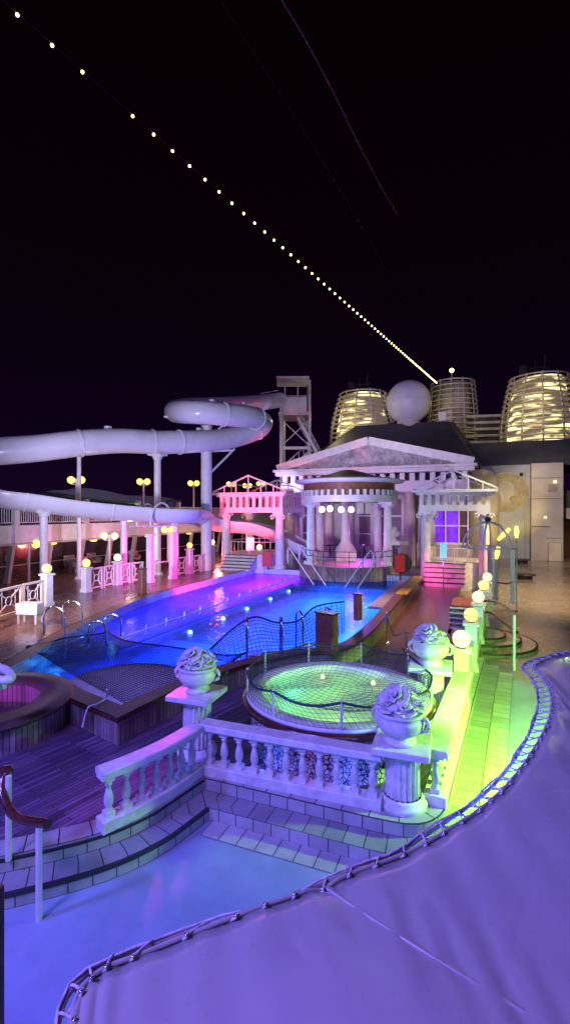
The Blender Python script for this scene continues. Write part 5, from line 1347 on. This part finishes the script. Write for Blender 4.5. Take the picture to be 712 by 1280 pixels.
light('SPOT', (GC.x-6,GC.y-3.5,2), (.1,1.0,.85), 260, .1, (GC.x-2.2,GC.y-1.5,3), 60, name='stage_cyan')
light('SPOT', (GC.x,GC.y-6.5,3.5), (.8,.6,1), 420, .2, (GC.x,GC.y-3,6), 60, name='frieze_wash')
light('POINT', (GC.x,GC.y+3.6,3.0), (.40,.10,1.0), 420, .2, name='stage_violet')
light('SPOT', (-3.3,29,1.2), (1.0,.05,.4), 350, .2, (-2,31.5,.8), 80, name='pavilion_pink')
light('SPOT', (1.5,30,8), (1,.95,.6), 650, .3, (-1.5,32,4.5), 60, name='pavilion_white')
light('SPOT', (-12,6,3), (.70,.62,1.0), 13000, .4, (-17,33,9), 75, name='slide_violet')
light('SPOT', (-32,18,2), (.42,.34,1.0), 2600, .4, (-20,24,8), 100, name='slide_left')
light('SPOT', (-9,30,10), (.85,.68,1.0), 2500, .4, (-9,42,9), 100, name='temple_violet')
light('SPOT', (4,48,2), (1.0,.72,.10), 1300, .3, (1.8,56,6), 70, name='bay_yellow')
light('SPOT', (5,44,9), (.95,.76,.62), 2600, .3, (7,56,3), 80, name='wall_white')
light('SPOT', (7,30,9), (1.0,.70,.36), 9500, .4, (6,34,0), 120, name='floor_amber')
light('SPOT', (-1.8,21,6), (1.0,.45,.24), 2400, .3, (-2,21,0), 90, name='deck_amber')
light('POINT', (2.2,16.0,2.6), (.45,1.0,.15), 240, .2, name='green_walk')
light('POINT', (-20.5,24,2.6), (1.0,.65,.4), 220, .3, name='side_deck_warm')
light('POINT', (-20.5,36,2.6), (1.0,.65,.4), 220, .3, name='side_deck_warm')
light('SPOT', (-16,40,4), (.45,.35,1), 4200, .3, (-18.5,46.5,13), 60, name='tower_violet')
for c, e in ((f1, 900), (f3, 900), (f2, 350)):
    light('POINT', (c.x-2, c.y-7, c.z-4), (1.0,.80,.45), e*.6, .5, name='funnel_warm')
light('SPOT', (-12,36,12), (.50,.38,1.0), 5200, .5, tuple(D(510,503,58)), 30, name='radome_violet')
# pool light; the panels are unseen stand-ins for lamps in the walls
def under(loc, col, e, sx, sy, name):
    o = light('AREA', loc, col, e, sx, (loc[0], loc[1]+.001, -9), name=name); o.rotation_euler = (0, 0, 0); o.data.shape = 'RECTANGLE'; o.data.size = sx; o.data.size_y = sy; return o
under((-7.7,21.5,.15), (.035,.13,1.0), 2100, 5.5, 13, 'pool_blue')
under((-7.0,26.5,.16), (.06,.35,1.0), 420, 4.5, 4, 'pool_blue')
under((-9.0,14.2,.15), (.03,.10,1.0), 420, 3.4, 3.0, 'pool_blue')
under((-5.0,18.5,.16), (.04,.45,1.0), 200, 1.0, 6, 'pool_cyan')
under((-13,28.5,.15), (.85,.02,1.0), 300, 3.2, 5, 'pool_magenta')
under((-13,23,.15), (.30,.02,1.0), 330, 3.2, 6, 'pool_indigo')
under((-13,17,.15), (.10,.04,1.0), 130, 3.2, 6, 'pool_indigo')
under((-9.3,11.0,.15), (.03,.06,1.0), 60, 3.4, 2.4, 'pool_indigo')
light('POINT', (-12.2,13.6,.1), (.15,.8,.8), 4, .1, name='pool_green')
light('POINT', (-11.6,10.6,.1), (.1,.6,1.0), 5, .1, name='pool_green')
# hot tub
light('POINT', (HT.x,HT.y,ZR-.3), (.62,1.0,.22), 28, .2, name='spa_green')
light('POINT', (HT.x-.9,HT.y+.3,ZR-.2), (.1,.9,.8), 10, .15, name='spa_cyan')

# ================================================================== CAMERA
cam = bpy.data.cameras.new('camera'); co = bpy.data.objects.new('camera', cam); COL.objects.link(co)
cam.sensor_fit = 'VERTICAL'; cam.sensor_height = 24; cam.lens = 24*F/1280; cam.clip_end = 3000; cam.clip_start = .05
co.location = (0, 0, H); co.rotation_euler = (pi/2, 0, YAW)
scn.camera = co
scn.view_settings.view_transform = 'Standard'; scn.view_settings.look = 'None'; scn.view_settings.exposure = 0
scn.cycles.use_denoising = True
scn.cycles.max_bounces = 6; scn.cycles.transparent_max_bounces = 24; scn.cycles.diffuse_bounces = 2; scn.cycles.glossy_bounces = 3
scn.cycles.sample_clamp_indirect = 4
